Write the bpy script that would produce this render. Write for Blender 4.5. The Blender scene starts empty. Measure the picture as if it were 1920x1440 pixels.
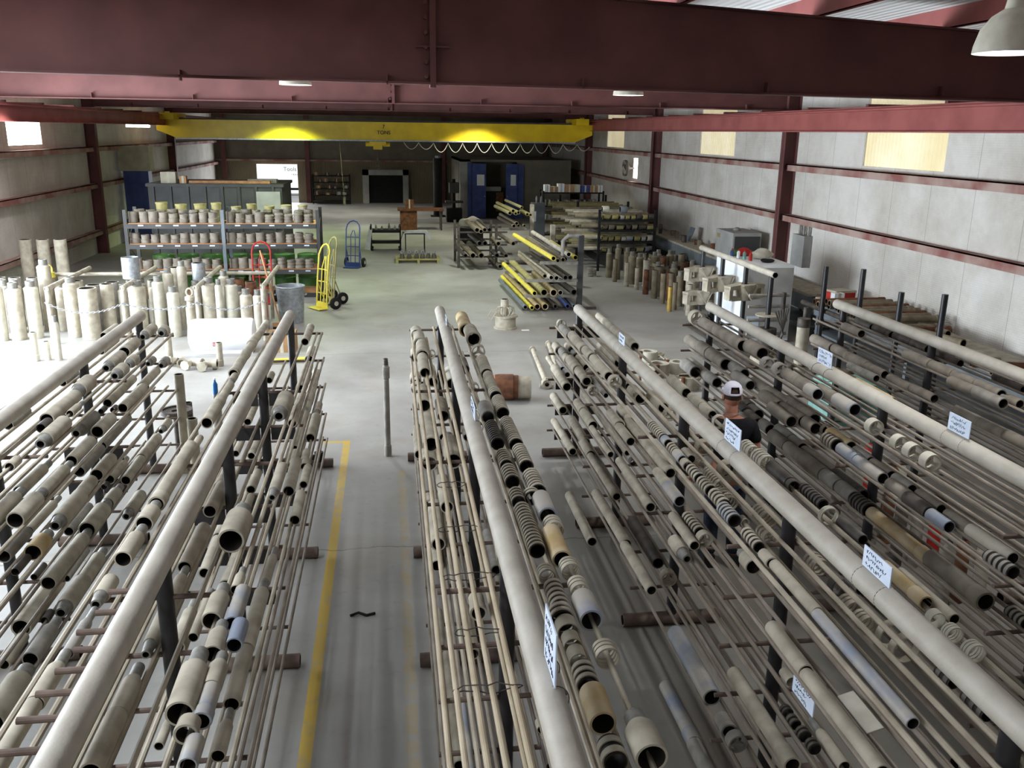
import bpy, math, random
from mathutils import Vector, Matrix
random.seed(7)
SC=bpy.context.scene; COL=SC.collection
PI=math.pi
def lin(h):
    h=h.lstrip('#'); c=[int(h[i:i+2],16)/255 for i in (0,2,4)]
    return tuple([(x/12.92 if x<=.04045 else ((x+.055)/1.055)**2.4) for x in c]+[1])
# ---------------------------------------------------------------- materials
def newmat(name):
    m=bpy.data.materials.new(name); m.use_nodes=True
    nt=m.node_tree; return m,nt,nt.nodes['Principled BSDF']
def N(nt,t,**kw):
    n=nt.nodes.new(t)
    for k,v in kw.items(): setattr(n,k,v)
    return n
def mat(name,c1,c2=None,rough=.7,metal=0,scale=12,detail=4,spec=.3,bump=0,bscale=60,spread=.15):
    m,nt,b=newmat(name)
    b.inputs['Roughness'].default_value=rough; b.inputs['Metallic'].default_value=metal
    b.inputs['Specular IOR Level'].default_value=spec
    tc=N(nt,'ShaderNodeTexCoord')
    if c2:
        nz=N(nt,'ShaderNodeTexNoise'); nz.inputs['Scale'].default_value=scale; nz.inputs['Detail'].default_value=detail
        oi=N(nt,'ShaderNodeObjectInfo'); ad=N(nt,'ShaderNodeVectorMath',operation='ADD')
        nt.links.new(tc.outputs['Object'],ad.inputs[0]); nt.links.new(oi.outputs['Random'],ad.inputs[1])
        nt.links.new(ad.outputs[0],nz.inputs['Vector'])
        rp=N(nt,'ShaderNodeValToRGB'); rp.color_ramp.elements[0].position=.5-spread; rp.color_ramp.elements[1].position=.5+spread
        rp.color_ramp.elements[0].color=lin(c1); rp.color_ramp.elements[1].color=lin(c2)
        nt.links.new(nz.outputs[0],rp.inputs[0]); nt.links.new(rp.outputs[0],b.inputs['Base Color'])
    else: b.inputs['Base Color'].default_value=lin(c1)
    if bump:
        nb=N(nt,'ShaderNodeTexNoise'); nb.inputs['Scale'].default_value=bscale
        nt.links.new(tc.outputs['Object'],nb.inputs['Vector'])
        bp=N(nt,'ShaderNodeBump'); bp.inputs['Strength'].default_value=bump; bp.inputs['Distance'].default_value=.01
        nt.links.new(nb.outputs[0],bp.inputs['Height']); nt.links.new(bp.outputs[0],b.inputs['Normal'])
    return m
def emis(name,c,s):
    m,nt,b=newmat(name); b.inputs['Base Color'].default_value=lin(c)
    b.inputs['Emission Color'].default_value=lin(c); b.inputs['Emission Strength'].default_value=s
    return m
M={}
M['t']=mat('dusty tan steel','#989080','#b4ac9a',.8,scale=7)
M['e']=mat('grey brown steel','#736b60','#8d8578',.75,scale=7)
M['g']=mat('dull grey steel','#7d7972','#98938a',.7,scale=9)
M['d']=mat('dark oily steel','#3c3734','#595149',.55,scale=9)
M['b']=mat('blue daylight tinted steel','#828a98','#a8a297',.5,scale=4,spread=.12)  # cool light from the left door is tinted into part of this colour
M['y']=mat('yellowed steel','#ab9263','#bfae8f',.7,scale=6)
M['w']=mat('pale dusty steel','#b3ae9d','#c3beaf',.7,scale=9)
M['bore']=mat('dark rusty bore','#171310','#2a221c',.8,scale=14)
M['pin']=mat('grey threaded steel','#76746e','#8c8a83',.55,metal=.3,scale=30)
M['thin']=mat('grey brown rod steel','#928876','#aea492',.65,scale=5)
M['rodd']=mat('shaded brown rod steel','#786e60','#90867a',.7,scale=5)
M['arm']=mat('brown primed arm steel','#54443c','#75645a',.7,scale=6)
M['rail']=mat('dusty tan rail pipe','#a49d90','#b5afa3',.55,scale=5,bump=.15)
M['post']=mat('black painted post','#1c1b1d','#29272a',.42,scale=9,spec=.5)
M['rust']=mat('rusty brown steel','#553728','#7d5238',.8,scale=9)
M['cane']=mat('tan slim pole','#a99a80','#beb098',.75,scale=4)
M['wire']=mat('dark tie wire','#4d4741',None,.6)
M['red']=mat('red primer steel','#8a4a46','#9c5853',.6,scale=2)
M['maroon']=mat('dark red primer steel','#5f3c3a','#6e4643',.62,scale=2)
M['girt']=mat('dusty red girt steel','#8a5a53','#ad968b',.8,scale=1.6,spread=.12)
M['yellow']=mat('yellow paint','#c9a708','#dcbc14',.4,scale=2,spec=.5)
M['yellow2']=mat('bright yellow paint','#d2bf3c','#ded058',.45,scale=6)
M['redp']=mat('red paint','#a3231f','#b8352d',.5,scale=6)
M['blue']=mat('blue paint','#35437a','#46558f',.5,scale=3)
M['bluegrey']=mat('blue grey cabinet paint','#5f676c','#73797e',.55,scale=3)
M['greyp']=mat('grey cabinet paint','#8f8f8c','#a8a7a2',.55,scale=2)
M['whitep']=mat('white paint','#dfe3e6','#e9ecee',.5,scale=3)
M['darkgrey']=mat('dark grey sheet steel','#3a3a3a','#484745',.6,scale=2)
M['black']=mat('black rubber','#121212','#1d1d1d',.7,scale=9)
M['galv']=mat('galvanised steel','#8b8f93','#a9adb0',.4,metal=.4,scale=14)
M['wood']=mat('worn plywood','#9a6d48','#b98d62',.75,scale=6)
M['card']=mat('brown cardboard','#9a7650','#b08c64',.8,scale=3)
M['paper']=mat('pale blue card','#c3cfe2','#d2dcea',.7,scale=8)
M['ink']=mat('dark ink','#23252e',None,.8)
M['cloth']=mat('white cloth','#bfc1c2','#d0d2d2',.9,scale=5)
M['tarp']=mat('cream tarpaulin','#a9a491','#bcb7a4',.9,scale=4)
M['green']=mat('green drum paint','#35582a','#4b7238',.5,scale=4)
M['olive']=mat('olive tan pail','#8d8350','#a29a6a',.6,scale=6)
M['teal']=mat('faded teal paint','#5f918a','#86a79e',.7,scale=5)
M['glass']=mat('blue plastic','#2e6fb0',None,.3)
M['skin']=mat('skin','#a8705a','#b67f68',.6,scale=20)
M['shirt']=mat('black shirt','#101013','#1a1a1f',.9,scale=20)
M['jeans']=mat('dark trousers','#1c2430','#2a3240',.9,scale=30)
M['cap']=mat('white mesh cap','#d8d6e4','#e6e4ee',.85,scale=200)
M['hair']=mat('dark brown hair','#2b1d16','#3a281e',.8,scale=60)
M['tank']=mat('white poly tank','#e9eaee','#f2f3f5',.5,scale=2)
M['insul']=mat('tan booth panel','#6b665a','#777164',.85,scale=2)
M['brass']=mat('brass coloured steel','#a88a45','#bd9f58',.5,metal=.4,scale=12)
M['stand']=mat('olive brown standing pipe steel','#6f6552','#8a7f6a',.8,scale=6)
M['lamp']=emis('lit lamp','#f4f6ff',6)
M['lampg']=emis('greenish lit lamp','#d8ffd0',8)
M['day']=emis('bright daylight pane','#ffffff',6)
M['fibre']=emis('yellow translucent panel','#e8d49a',.75)
def wave_mat(name,c1,c2,scale,axis='X',rough=.8,bump=.5,emit=0,dist=.02):
    m,nt,b=newmat(name); b.inputs['Roughness'].default_value=rough; b.inputs['Specular IOR Level'].default_value=.2
    tc=N(nt,'ShaderNodeTexCoord'); w=N(nt,'ShaderNodeTexWave',bands_direction=axis); w.inputs['Scale'].default_value=scale
    w.inputs['Distortion'].default_value=0
    nt.links.new(tc.outputs['Object'],w.inputs['Vector'])
    nz=N(nt,'ShaderNodeTexNoise'); nz.inputs['Scale'].default_value=.8; nz.inputs['Detail'].default_value=6
    nt.links.new(tc.outputs['Object'],nz.inputs['Vector'])
    rp=N(nt,'ShaderNodeValToRGB'); rp.color_ramp.elements[0].position=.3; rp.color_ramp.elements[1].position=.7
    rp.color_ramp.elements[0].color=lin(c1); rp.color_ramp.elements[1].color=lin(c2)
    nt.links.new(nz.outputs[0],rp.inputs[0]); nt.links.new(rp.outputs[0],b.inputs['Base Color'])
    bp=N(nt,'ShaderNodeBump'); bp.inputs['Strength'].default_value=bump; bp.inputs['Distance'].default_value=dist
    nt.links.new(w.outputs['Fac'],bp.inputs['Height']); nt.links.new(bp.outputs[0],b.inputs['Normal'])
    if emit:
        nt.links.new(rp.outputs[0],b.inputs['Emission Color']); b.inputs['Emission Strength'].default_value=emit
    return m
M['corr']=wave_mat('corrugated back wall','#7d7460','#8d836d',4.2,'X',bump=.8)
M['roof']=wave_mat('silver roof insulation','#cbc8c5','#e0dedb',3.0,'X',bump=.6,rough=.5)
M['fibre']=wave_mat('yellow translucent corrugated panel','#d9cba0','#efe6c8',2.6,'Y',bump=1,emit=.28)
def wall_mat():
    m,nt,b=newmat('quilted wall insulation'); b.inputs['Roughness'].default_value=.75; b.inputs['Specular IOR Level'].default_value=.25
    tc=N(nt,'ShaderNodeTexCoord'); sp=N(nt,'ShaderNodeSeparateXYZ'); nt.links.new(tc.outputs['Object'],sp.inputs[0])
    def mth(op,a,bv=None,c=None):
        n=N(nt,'ShaderNodeMath',operation=op)
        for i,v in enumerate((a,bv,c)):
            if v is None: continue
            if isinstance(v,(int,float)): n.inputs[i].default_value=v
            else: nt.links.new(v,n.inputs[i])
        return n.outputs[0]
    nz=N(nt,'ShaderNodeTexNoise'); nz.inputs['Scale'].default_value=.7; nz.inputs['Detail'].default_value=8; nz.inputs['Roughness'].default_value=.65
    nt.links.new(tc.outputs['Object'],nz.inputs['Vector'])
    rp=N(nt,'ShaderNodeValToRGB'); e=rp.color_ramp.elements; e[0].position=.32; e[1].position=.62; e[0].color=lin('#bdb6aa'); e[1].color=lin('#dad6cf')
    nt.links.new(nz.outputs[0],rp.inputs[0])
    seam=mth('LESS_THAN',mth('FRACT',mth('MULTIPLY',mth('ADD',sp.outputs[1],100.),1/1.22)),.012)
    mx=N(nt,'ShaderNodeMix',data_type='RGBA'); nt.links.new(mth('MULTIPLY',seam,.45),mx.inputs[0]); nt.links.new(rp.outputs[0],mx.inputs[6]); mx.inputs[7].default_value=lin('#6a6157')
    nt.links.new(mx.outputs[2],b.inputs['Base Color'])
    a=mth('SINE',mth('MULTIPLY',mth('ADD',sp.outputs[1],sp.outputs[2]),85.)); c=mth('SINE',mth('MULTIPLY',mth('SUBTRACT',sp.outputs[1],sp.outputs[2]),85.))
    h=mth('MULTIPLY',a,c)
    bp=N(nt,'ShaderNodeBump'); bp.inputs['Strength'].default_value=.35; bp.inputs['Distance'].default_value=.012
    nt.links.new(h,bp.inputs['Height']); nt.links.new(bp.outputs[0],b.inputs['Normal'])
    return m
M['wall']=wall_mat()
def floor_mat():
    m,nt,b=newmat('worn concrete floor'); b.inputs['Specular IOR Level'].default_value=.35
    tc=N(nt,'ShaderNodeTexCoord'); sp=N(nt,'ShaderNodeSeparateXYZ'); nt.links.new(tc.outputs['Object'],sp.inputs[0])
    X,Y=sp.outputs[0],sp.outputs[1]
    def mth(op,a,bv=None,c=None):
        n=N(nt,'ShaderNodeMath',operation=op)
        for i,v in enumerate((a,bv,c)):
            if v is None: continue
            if isinstance(v,(int,float)): n.inputs[i].default_value=v
            else: nt.links.new(v,n.inputs[i])
        return n.outputs[0]
    n1=N(nt,'ShaderNodeTexNoise'); n1.inputs['Scale'].default_value=.55; n1.inputs['Detail'].default_value=9; n1.inputs['Roughness'].default_value=.62
    nt.links.new(tc.outputs['Object'],n1.inputs['Vector'])
    rp=N(nt,'ShaderNodeValToRGB'); e=rp.color_ramp.elements; e[0].position=.3; e[1].position=.68; e[0].color=lin('#85827c'); e[1].color=lin('#a6a49f')
    nt.links.new(n1.outputs[0],rp.inputs[0])
    n2=N(nt,'ShaderNodeTexNoise'); n2.inputs['Scale'].default_value=7; n2.inputs['Detail'].default_value=8
    nt.links.new(tc.outputs['Object'],n2.inputs['Vector'])
    cur=rp.outputs[0]
    def mixc(f,col,cur):
        mx=N(nt,'ShaderNodeMix',data_type='RGBA'); nt.links.new(f,mx.inputs[0]); nt.links.new(cur,mx.inputs[6])
        mx.inputs[7].default_value=lin(col); return mx.outputs[2]
    # tan dust stains and dark scuffs
    n3=N(nt,'ShaderNodeTexNoise'); n3.inputs['Scale'].default_value=.9; n3.inputs['Detail'].default_value=5
    mp=N(nt,'ShaderNodeMapping'); mp.inputs['Location'].default_value=(13,7,0); nt.links.new(tc.outputs['Object'],mp.inputs[0]); nt.links.new(mp.outputs[0],n3.inputs['Vector'])
    f=mth('MULTIPLY',mth('SMOOTH_MIN',mth('MAXIMUM',mth('MULTIPLY',mth('SUBTRACT',n3.outputs[0],.56),6.),0.),1.,.1),.55)
    cur=mixc(f,'#8a7d6c',cur)
    f=mth('MULTIPLY',mth('MINIMUM',mth('MAXIMUM',mth('MULTIPLY',mth('SUBTRACT',n2.outputs[0],.6),5.),0.),1.),.3)
    cur=mixc(f,'#5c5955',cur)
    brown_zone=mth('MULTIPLY',mth('MINIMUM',mth('MAXIMUM',mth('MULTIPLY',mth('SUBTRACT',X,1.2),1.1),0.),1.),mth('MINIMUM',mth('MAXIMUM',mth('MULTIPLY',mth('SUBTRACT',10.8,Y),.7),0.),1.))  # floor turns darker and browner right of the aisle, towards the near end
    cur=mixc(mth('MULTIPLY',brown_zone,mth('ADD',mth('MULTIPLY',n3.outputs[0],.7),.25)),'#5f574b',cur)
    def band(v,a,bb): return mth('MULTIPLY',mth('GREATER_THAN',v,a),mth('LESS_THAN',v,bb))
    wear=mth('MINIMUM',mth('MAXIMUM',mth('MULTIPLY',mth('SUBTRACT',n2.outputs[0],.36),7.),0.),1.)
    l1=mth('MULTIPLY',mth('MULTIPLY',band(X,-.69,-.60),band(Y,-4,11.45)),mth('ADD',mth('MULTIPLY',wear,.35),.5))
    l1b=mth('MULTIPLY',mth('MULTIPLY',band(Y,11.36,11.45),band(X,-.98,-.6)),.7)
    l2=mth('MULTIPLY',mth('MULTIPLY',band(X,.02,.11),band(Y,-4,10.3)),mth('MULTIPLY',wear,.42))
    l3=mth('MULTIPLY',mth('MULTIPLY',band(X,-2.40,-2.29),band(Y,-4,13.3)),.75)
    l4=mth('MULTIPLY',mth('MULTIPLY',band(Y,16.42,16.52),band(X,-8,-3.7)),mth('MULTIPLY',wear,.35))
    l5=mth('MULTIPLY',mth('MULTIPLY',band(X,4.5,4.6),band(Y,18,20)),mth('MULTIPLY',wear,.3))
    for l,c in ((l1,'#c2a135'),(l1b,'#c2a135'),(l2,'#a98f58'),(l3,'#c2a135'),(l4,'#b98d58'),(l5,'#b3a05c')): cur=mixc(l,c,cur)
    wob=mth('MULTIPLY',mth('SUBTRACT',n1.outputs[0],.5),.5)
    yj=mth('ADD',Y,wob)
    for yy in (16.3,8.2,26.5): cur=mixc(mth('MULTIPLY',band(yj,yy-.012,yy+.012),.5),'#4a4744',cur)
    nt.links.new(cur,b.inputs['Base Color'])
    r=N(nt,'ShaderNodeMapRange'); r.inputs[3].default_value=.38; r.inputs[4].default_value=.62
    nt.links.new(n1.outputs[0],r.inputs[0]); nt.links.new(r.outputs[0],b.inputs['Roughness'])
    return m
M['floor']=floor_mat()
# ---------------------------------------------------------------- mesh builder
class MB:
    def __init__(s): s.v=[];s.f=[];s.m=[]
    def add(s,v,f,m=0):
        o=len(s.v); s.v+=[tuple(p) for p in v]; s.f+=[tuple(i+o for i in q) for q in f]; s.m+=[m]*len(f); return s
    def box(s,x0,x1,y0,y1,z0,z1,m=0):
        v=[(x,y,z) for z in (z0,z1) for y in (y0,y1) for x in (x0,x1)]
        return s.add(v,[(0,2,3,1),(4,5,7,6),(0,1,5,4),(2,6,7,3),(0,4,6,2),(1,3,7,5)],m)
    def obox(s,c,ex,ey,ez,m=0):
        c,ex,ey,ez=map(Vector,(c,ex,ey,ez))
        v=[c+a*ex+b*ey+d*ez for d in (-1,1) for b in (-1,1) for a in (-1,1)]
        return s.add(v,[(0,2,3,1),(4,5,7,6),(0,1,5,4),(2,6,7,3),(0,4,6,2),(1,3,7,5)],m)
    def lathe(s,o,d,prof,n=16,close=False,ms=None):
        # prof: (distance along d, radius)
        o=Vector(o); d=Vector(d).normalized()
        u=d.orthogonal().normalized(); w=d.cross(u)
        v=[];k=len(prof)
        for a,r in prof:
            for i in range(n):
                t=2*PI*i/n; v.append(o+d*a+(u*math.cos(t)+w*math.sin(t))*max(r,1e-5))
        K=k if close else k-1
        for j in range(K):
            j2=(j+1)%k
            f=[(j*n+i,j*n+(i+1)%n,j2*n+(i+1)%n,j2*n+i) for i in range(n)]
            if j==0: base=len(s.v); s.v+=[tuple(p) for p in v]
            s.f+=[tuple(x+base for x in q) for q in f]; s.m+=[ms[j] if ms else 0]*n
        return s
    def cyl(s,a,b,r,n=12,r2=None,m=0):
        a,b=Vector(a),Vector(b); L=(b-a).length; r2=r if r2 is None else r2
        return s.lathe(a,b-a,[(0,0),(0,r),(L,r2),(L,0)],n,ms=[m]*3)
    def pipe(s,a,b,r,n=14,t=.82,m=0,mi=1):
        a,b=Vector(a),Vector(b); L=(b-a).length
        return s.lathe(a,b-a,[(0,r),(L,r),(L,r*t),(0,r*t)],n,True,[m,m,mi,m])
    def tube(s,pts,r,n=6,m=0,closed=False):
        pts=[Vector(p) for p in pts]; k=len(pts); base=len(s.v); prev=None
        for i,p in enumerate(pts):
            if closed: t=pts[(i+1)%k]-pts[i-1]
            else: t=pts[min(i+1,k-1)]-pts[max(i-1,0)]
            t.normalize()
            if prev is None: u=t.orthogonal().normalized()
            else:
                u=prev-t*prev.dot(t)
                u=u.normalized() if u.length>1e-6 else t.orthogonal().normalized()
            prev=u; w=t.cross(u)
            for j in range(n):
                a=2*PI*j/n; s.v.append(tuple(p+(u*math.cos(a)+w*math.sin(a))*r))
        for i in range(k if closed else k-1):
            i2=(i+1)%k
            for j in range(n): s.f.append((base+i*n+j,base+i*n+(j+1)%n,base+i2*n+(j+1)%n,base+i2*n+j)); s.m.append(m)
        if not closed:
            s.f.append(tuple(base+j for j in range(n))[::-1]); s.f.append(tuple(base+(k-1)*n+j for j in range(n))); s.m+=[m,m]
        return s
    def sphere(s,c,r,n=14,k=9,sc=(1,1,1),m=0):
        c=Vector(c); base=len(s.v)
        for i in range(k+1):
            ph=PI*i/k
            for j in range(n):
                t=2*PI*j/n; s.v.append((c.x+r*sc[0]*math.sin(ph)*math.cos(t),c.y+r*sc[1]*math.sin(ph)*math.sin(t),c.z+r*sc[2]*math.cos(ph)))
        for i in range(k):
            for j in range(n): s.f.append((base+i*n+j,base+(i+1)*n+j,base+(i+1)*n+(j+1)%n,base+i*n+(j+1)%n)); s.m.append(m)
        return s
    def prism(s,poly,axis,a,b,m=0):
        # poly: 2D points, axis 0/1/2 extrusion from a to b
        n=len(poly); P=[]
        for e in (a,b):
            for p in poly:
                q=[p[0],p[1]]; q.insert(axis,e); P.append(tuple(q))
        f=[tuple(range(n))[::-1],tuple(range(n,2*n))]+[(i,(i+1)%n,n+(i+1)%n,n+i) for i in range(n)]
        return s.add(P,f,m)
def mk(name,mb,mats,parent=None,loc=None,ang=35):
    me=bpy.data.meshes.new(name); me.from_pydata(mb.v,[],mb.f)
    ms=mats if isinstance(mats,(list,tuple)) else [mats]
    for q in ms: me.materials.append(M[q] if isinstance(q,str) else q)
    me.polygons.foreach_set('material_index',[min(i,len(ms)-1) for i in mb.m])
    import bmesh
    bm=bmesh.new(); bm.from_mesh(me); bmesh.ops.remove_doubles(bm,verts=bm.verts,dist=1e-5); bmesh.ops.recalc_face_normals(bm,faces=bm.faces); bm.to_mesh(me); bm.free()
    me.polygons.foreach_set('use_smooth',[True]*len(me.polygons)); me.set_sharp_from_angle(angle=math.radians(ang))
    o=bpy.data.objects.new(name,me); COL.objects.link(o)
    if parent: o.parent=parent
    if loc: o.location=loc
    return o
def tag(o,label,cat,group=None):
    o['label']=label; o['category']=cat
    if group: o['group']=group
    return o
def thing(name,label,cat,loc=(0,0,0),rz=0,group=None):
    o=bpy.data.objects.new(name,None); COL.objects.link(o); o.location=loc; o.rotation_euler=(0,0,rz); o.empty_display_size=.1
    return tag(o,label,cat,group)
def struct(name,mb,mats,loc=None):
    o=mk(name,mb,mats,loc=loc); o['kind']='structure'; return o
def dup(root):
    r=root.copy(); COL.objects.link(r)
    for ch in list(root.children):
        c=ch.copy(); COL.objects.link(c); c.parent=r
        for g in list(ch.children):
            d=g.copy(); COL.objects.link(d); d.parent=c
    return r
ORD=['first','second','third','fourth','fifth','sixth','seventh','eighth','ninth','tenth','eleventh','twelfth','thirteenth','fourteenth','fifteenth','sixteenth','seventeenth','eighteenth','nineteenth','twentieth']+['twenty-'+w for w in ('first','second','third','fourth','fifth','sixth','seventh','eighth','ninth')]
# ---------------------------------------------------------------- camera
H=4.0; F=1672.2750969861388
cd=bpy.data.cameras.new('camera'); cam=bpy.data.objects.new('camera',cd); COL.objects.link(cam); SC.camera=cam
cd.sensor_fit='HORIZONTAL'; cd.sensor_width=36; cd.lens=F*36/1920; cd.clip_end=300; cd.clip_start=.05
RR=((0.9911295, -0.13226076, 0.01301574), (-0.02357616, -0.27136259, -0.9621884), (0.13079175, 0.95334644, -0.27207367))
cx=Vector(RR[0]); cy=-Vector(RR[1]); cz=-Vector(RR[2])
cam.matrix_world=Matrix(((cx.x,cy.x,cz.x,0),(cx.y,cy.y,cz.y,0),(cx.z,cy.z,cz.z,H),(0,0,0,1)))
# ---------------------------------------------------------------- building
XL,XR,YB,YF=-9.5,9.3,52.4,-3.0
ZE,ZR=4.95,5.42     # roof underside at the side walls and at the ridge
XC=-.1
def roofz(x): return ZR-(ZR-ZE)*abs(x-XC)/(9.4)
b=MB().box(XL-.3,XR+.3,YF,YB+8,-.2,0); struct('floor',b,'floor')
# right wall with openings for translucent panels
RW=[(35.9,38.8),(24.0,26.8),(14.4,17.1)]; RZ=3.44
def wall_x(name,x,th,holes,y0,y1,m):
    b=MB(); y=y0
    for a,c,z0,z1 in sorted(holes):
        b.box(x,x+th,y,a,0,ZE+.4)
        if z0>0: b.box(x,x+th,a,c,0,z0)
        if z1<ZE+.4: b.box(x,x+th,a,c,z1,ZE+.4)
        y=c
    b.box(x,x+th,y,y1,0,ZE+.4); return struct(name,b,m)
FANW=(33.7,34.3,2.35,3.1)
wall_x('wall_right',XR,.12,[(a,c,RZ,ZE+.4) for a,c in RW]+[FANW],YF,YB,'wall')
wall_x('wall_left',XL-.12,.12,[(10.2,19.0,0,4.3),(24.75,27.05,3.5,4.32),(35.5,39.0,3.98,4.32)],YF,YB,'wall')
b=MB(); DX0,DX1,DZ=-7.32,-5.09,2.1
b.box(XL,DX0,YB,YB+.12,0,ZR+.4).box(DX0,DX1,YB,YB+.12,DZ,ZR+.4).box(DX1,XR,YB,YB+.12,0,ZR+.4)
struct('wall_back',b,'corr'); struct('wall_front',MB().box(XL,XR,YF-.12,YF,0,ZR+.4),'wall')
b=MB()
for s in (0,1):
    x0,x1=(XL,XC) if s==0 else (XC,XR); z0,z1=roofz(x0),roofz(x1)
    b.add([(x0,YF,z0+.24),(x1,YF,z1+.24),(x1,YB,z1+.24),(x0,YB,z0+.24),(x0,YF,z0+.32),(x1,YF,z1+.32),(x1,YB,z1+.32),(x0,YB,z0+.32)],[(0,1,2,3),(7,6,5,4),(0,4,5,1),(2,6,7,3),(0,3,7,4),(1,5,6,2)])
struct('ceiling',b,'roof')
for i,(a,c) in enumerate(RW):
    b=MB().box(XR+.03,XR+.05,a,c,RZ,ZE+.4); struct('window_%d'%(i+1),b,'fibre')
struct('window_4',MB().box(XL-.07,XL-.05,24.75,27.05,3.5,4.32),'day'); struct('window_5',MB().box(XL-.07,XL-.05,35.5,39.0,3.98,4.32),'day')
tn=[0]
def trim(mb,m):
    tn[0]+=1; return struct('trim_%d'%tn[0],mb,m)
for x,sg in ((XR,-1),(XL,1)):
    for z in (.75,2.22,3.36):
        if sg>0 and z>.0: segs=[(YF,10.2),(19.0,YB)]
        else: segs=[(YF,YB)]
        for a,c in segs:
            b=MB(); x2=x+sg*.2
            b.box(min(x,x2),max(x,x2),a,c,z-.012,z+.012)
            b.box(min(x2,x2-sg*.012),max(x2,x2-sg*.012),a,c,z-.14,z+.012)
            trim(b,'girt')
def ibeam_x(b,x0,x1,y,zb0,ztf,fw=.2,t=.02,sl=0):
    n=24
    for i in range(n):
        a=x0+(x1-x0)*i/n; c=x0+(x1-x0)*(i+1)/n; za=zb0-sl*(a-.45); zc=zb0-sl*(c-.45)
        b.prism([(a,za),(c,zc),(c,ztf(c)),(a,ztf(a))],1,y-.008,y+.008)
        b.prism([(a,za-t),(c,zc-t),(c,zc),(a,za)],1,y-fw/2,y+fw/2)
        b.prism([(a,ztf(a)),(c,ztf(c)),(c,ztf(c)+t),(a,ztf(a)+t)],1,y-fw/2,y+fw/2)
for i,y in enumerate((9.6,20.2,30.85,41.7)):
    b=MB(); zb=4.44 if i==0 else (4.56 if i==1 else 4.62)
    xr=XR-.25 if i else XR-.25
    ibeam_x(b,XL+.2,xr,y,zb+(.03 if i==0 else 0),lambda x:roofz(x)-.0,sl=.0095 if i==0 else 0)
    xs=(.46,) if i==0 else (.12,)
    for x in xs:
        b.box(x-.03,x+.03,y-.11,y+.11,zb-.02,roofz(x))
        for k in range(6): b.cyl((x-.07,y-.12,zb+.08+k*.14),(x-.07,y-.02,zb+.08+k*.14),.02,8)
        b.box(x-.17,x+.17,y-.1,y+.1,zb+.36,zb+.375)
    for k in range(9):
        x=-8+k*2.0; b.box(x-.006,x+.006,y-.1,y-.009,zb,zb+.1)
    trim(b,'maroon')
    for x,sg in ((XR,-1),(XL,1)):
        b=MB(); f=x+sg*.32
        b.box(min(f,f-sg*.018),max(f,f-sg*.018),y-.11,y+.11,0,roofz(x)); b.box(min(x,x+sg*.02),max(x,x+sg*.02),y-.11,y+.11,0,roofz(x)); b.box(min(x,f),max(x,f),y-.007,y+.007,0,roofz(x))
        trim(b,'maroon')
# purlins along the roof
for k in range(-5,7):
    x=k*1.5+.0
    b=MB(); z=roofz(x)
    for y0,y1 in ((YF,9.6),(9.6,YB)):
        b.box(x-.006,x+.006,y0,y1,z+.02,z+.23); b.box(x-.006,x+.06,y0,y1,z+.02,z+.03)
    trim(b,'red')
# crane runways
for x,sg in ((8.2,1),(-8.4,-1)):
    b=MB(); z0,z1=4.09,4.42
    b.box(x-.008,x+.008,YF,YB-.3,z0,z1); b.box(x-.11,x+.11,YF,YB-.3,z0-.02,z0); b.box(x-.13,x+.13,YF,YB-.3,z1,z1+.03); b.box(x-.03,x+.03,YF,YB-.3,z1+.03,z1+.07)
    trim(b,'red')
    for k in range(16):
        y=6+k*2.3; w=XR if sg>0 else XL
        trim(MB().box(min(x+sg*.02,w),max(x+sg*.02,w),y-.04,y+.04,z1+.06,z1+.12),'maroon')
# yellow bridge crane
cr=thing('bridge_crane','long yellow overhead travelling crane girder marked in tons, spanning the shop','crane',(0,37,0))
g=MB(); x0,x1,zb,zt=-8.75,8.2,3.62,4.3
g.prism([(x0,zb+.28),(x0+.7,zb),(x1-.7,zb),(x1,zb+.28),(x1,zt),(x0,zt)],1,-.2,.2); mk('girder',g,'yellow',cr)
mk('lower_flange',MB().box(x0+.7,x1-.7,-.26,.26,zb-.05,zb),'galv',cr)
mk('walkway',MB().box(x0+.4,x1-.3,-.15,.6,zt,zt+.06),'darkgrey',cr)
for xx in (x0+.6,x1-.6):
    mk('end_truck',MB().box(xx-.25,xx+.25,-1.1,1.1,zt-.02,zt+.22).cyl((xx-.08,-.9,zt+.14),(xx+.08,-.9,zt+.14),.13),'yellow',cr)
ho=mk('hoist',MB().box(-.75,-.1,-.3,.3,zb-.2,zb-.06).box(-.6,-.25,-.34,.34,zb-.36,zb-.2).cyl((-.9,0,zb-.16),(.05,0,zb-.16),.09),'yellow',cr)
mk('hoist_rope',MB().cyl((-.45,0,zb-.3),(-.45,0,zb-.7),.012,6),'wire',ho); mk('hook_block',MB().box(-.5,-.4,-.05,.05,zb-.9,zb-.68).tube([(-.45+.09*math.sin(a),0,zb-1.0-.09*math.cos(a)) for a in [i*.4 for i in range(-2,10)]],.02),'d',ho)
fe=MB(); pts=[]
for k in range(13):
    xa=.6+k*.58
    for j in range(10):
        t=j/10; pts.append((xa+t*.58,-.3,zb-.08-.36*(1-(2*t-1)**2)*(1 if 1<k<11 else .7)))
fe.tube(pts,.014,5); mk('festoon_cable',fe,'w',cr)
pc=MB(); pc.tube([(-1.9,-.2,zb-.1),(-1.86,-.2,2.6),(-1.8,-.2,1.4)],.011,6); pc.box(-1.85,-1.75,-.25,-.15,1.1,1.4); mk('pendant_control',pc,'e',cr)
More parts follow.
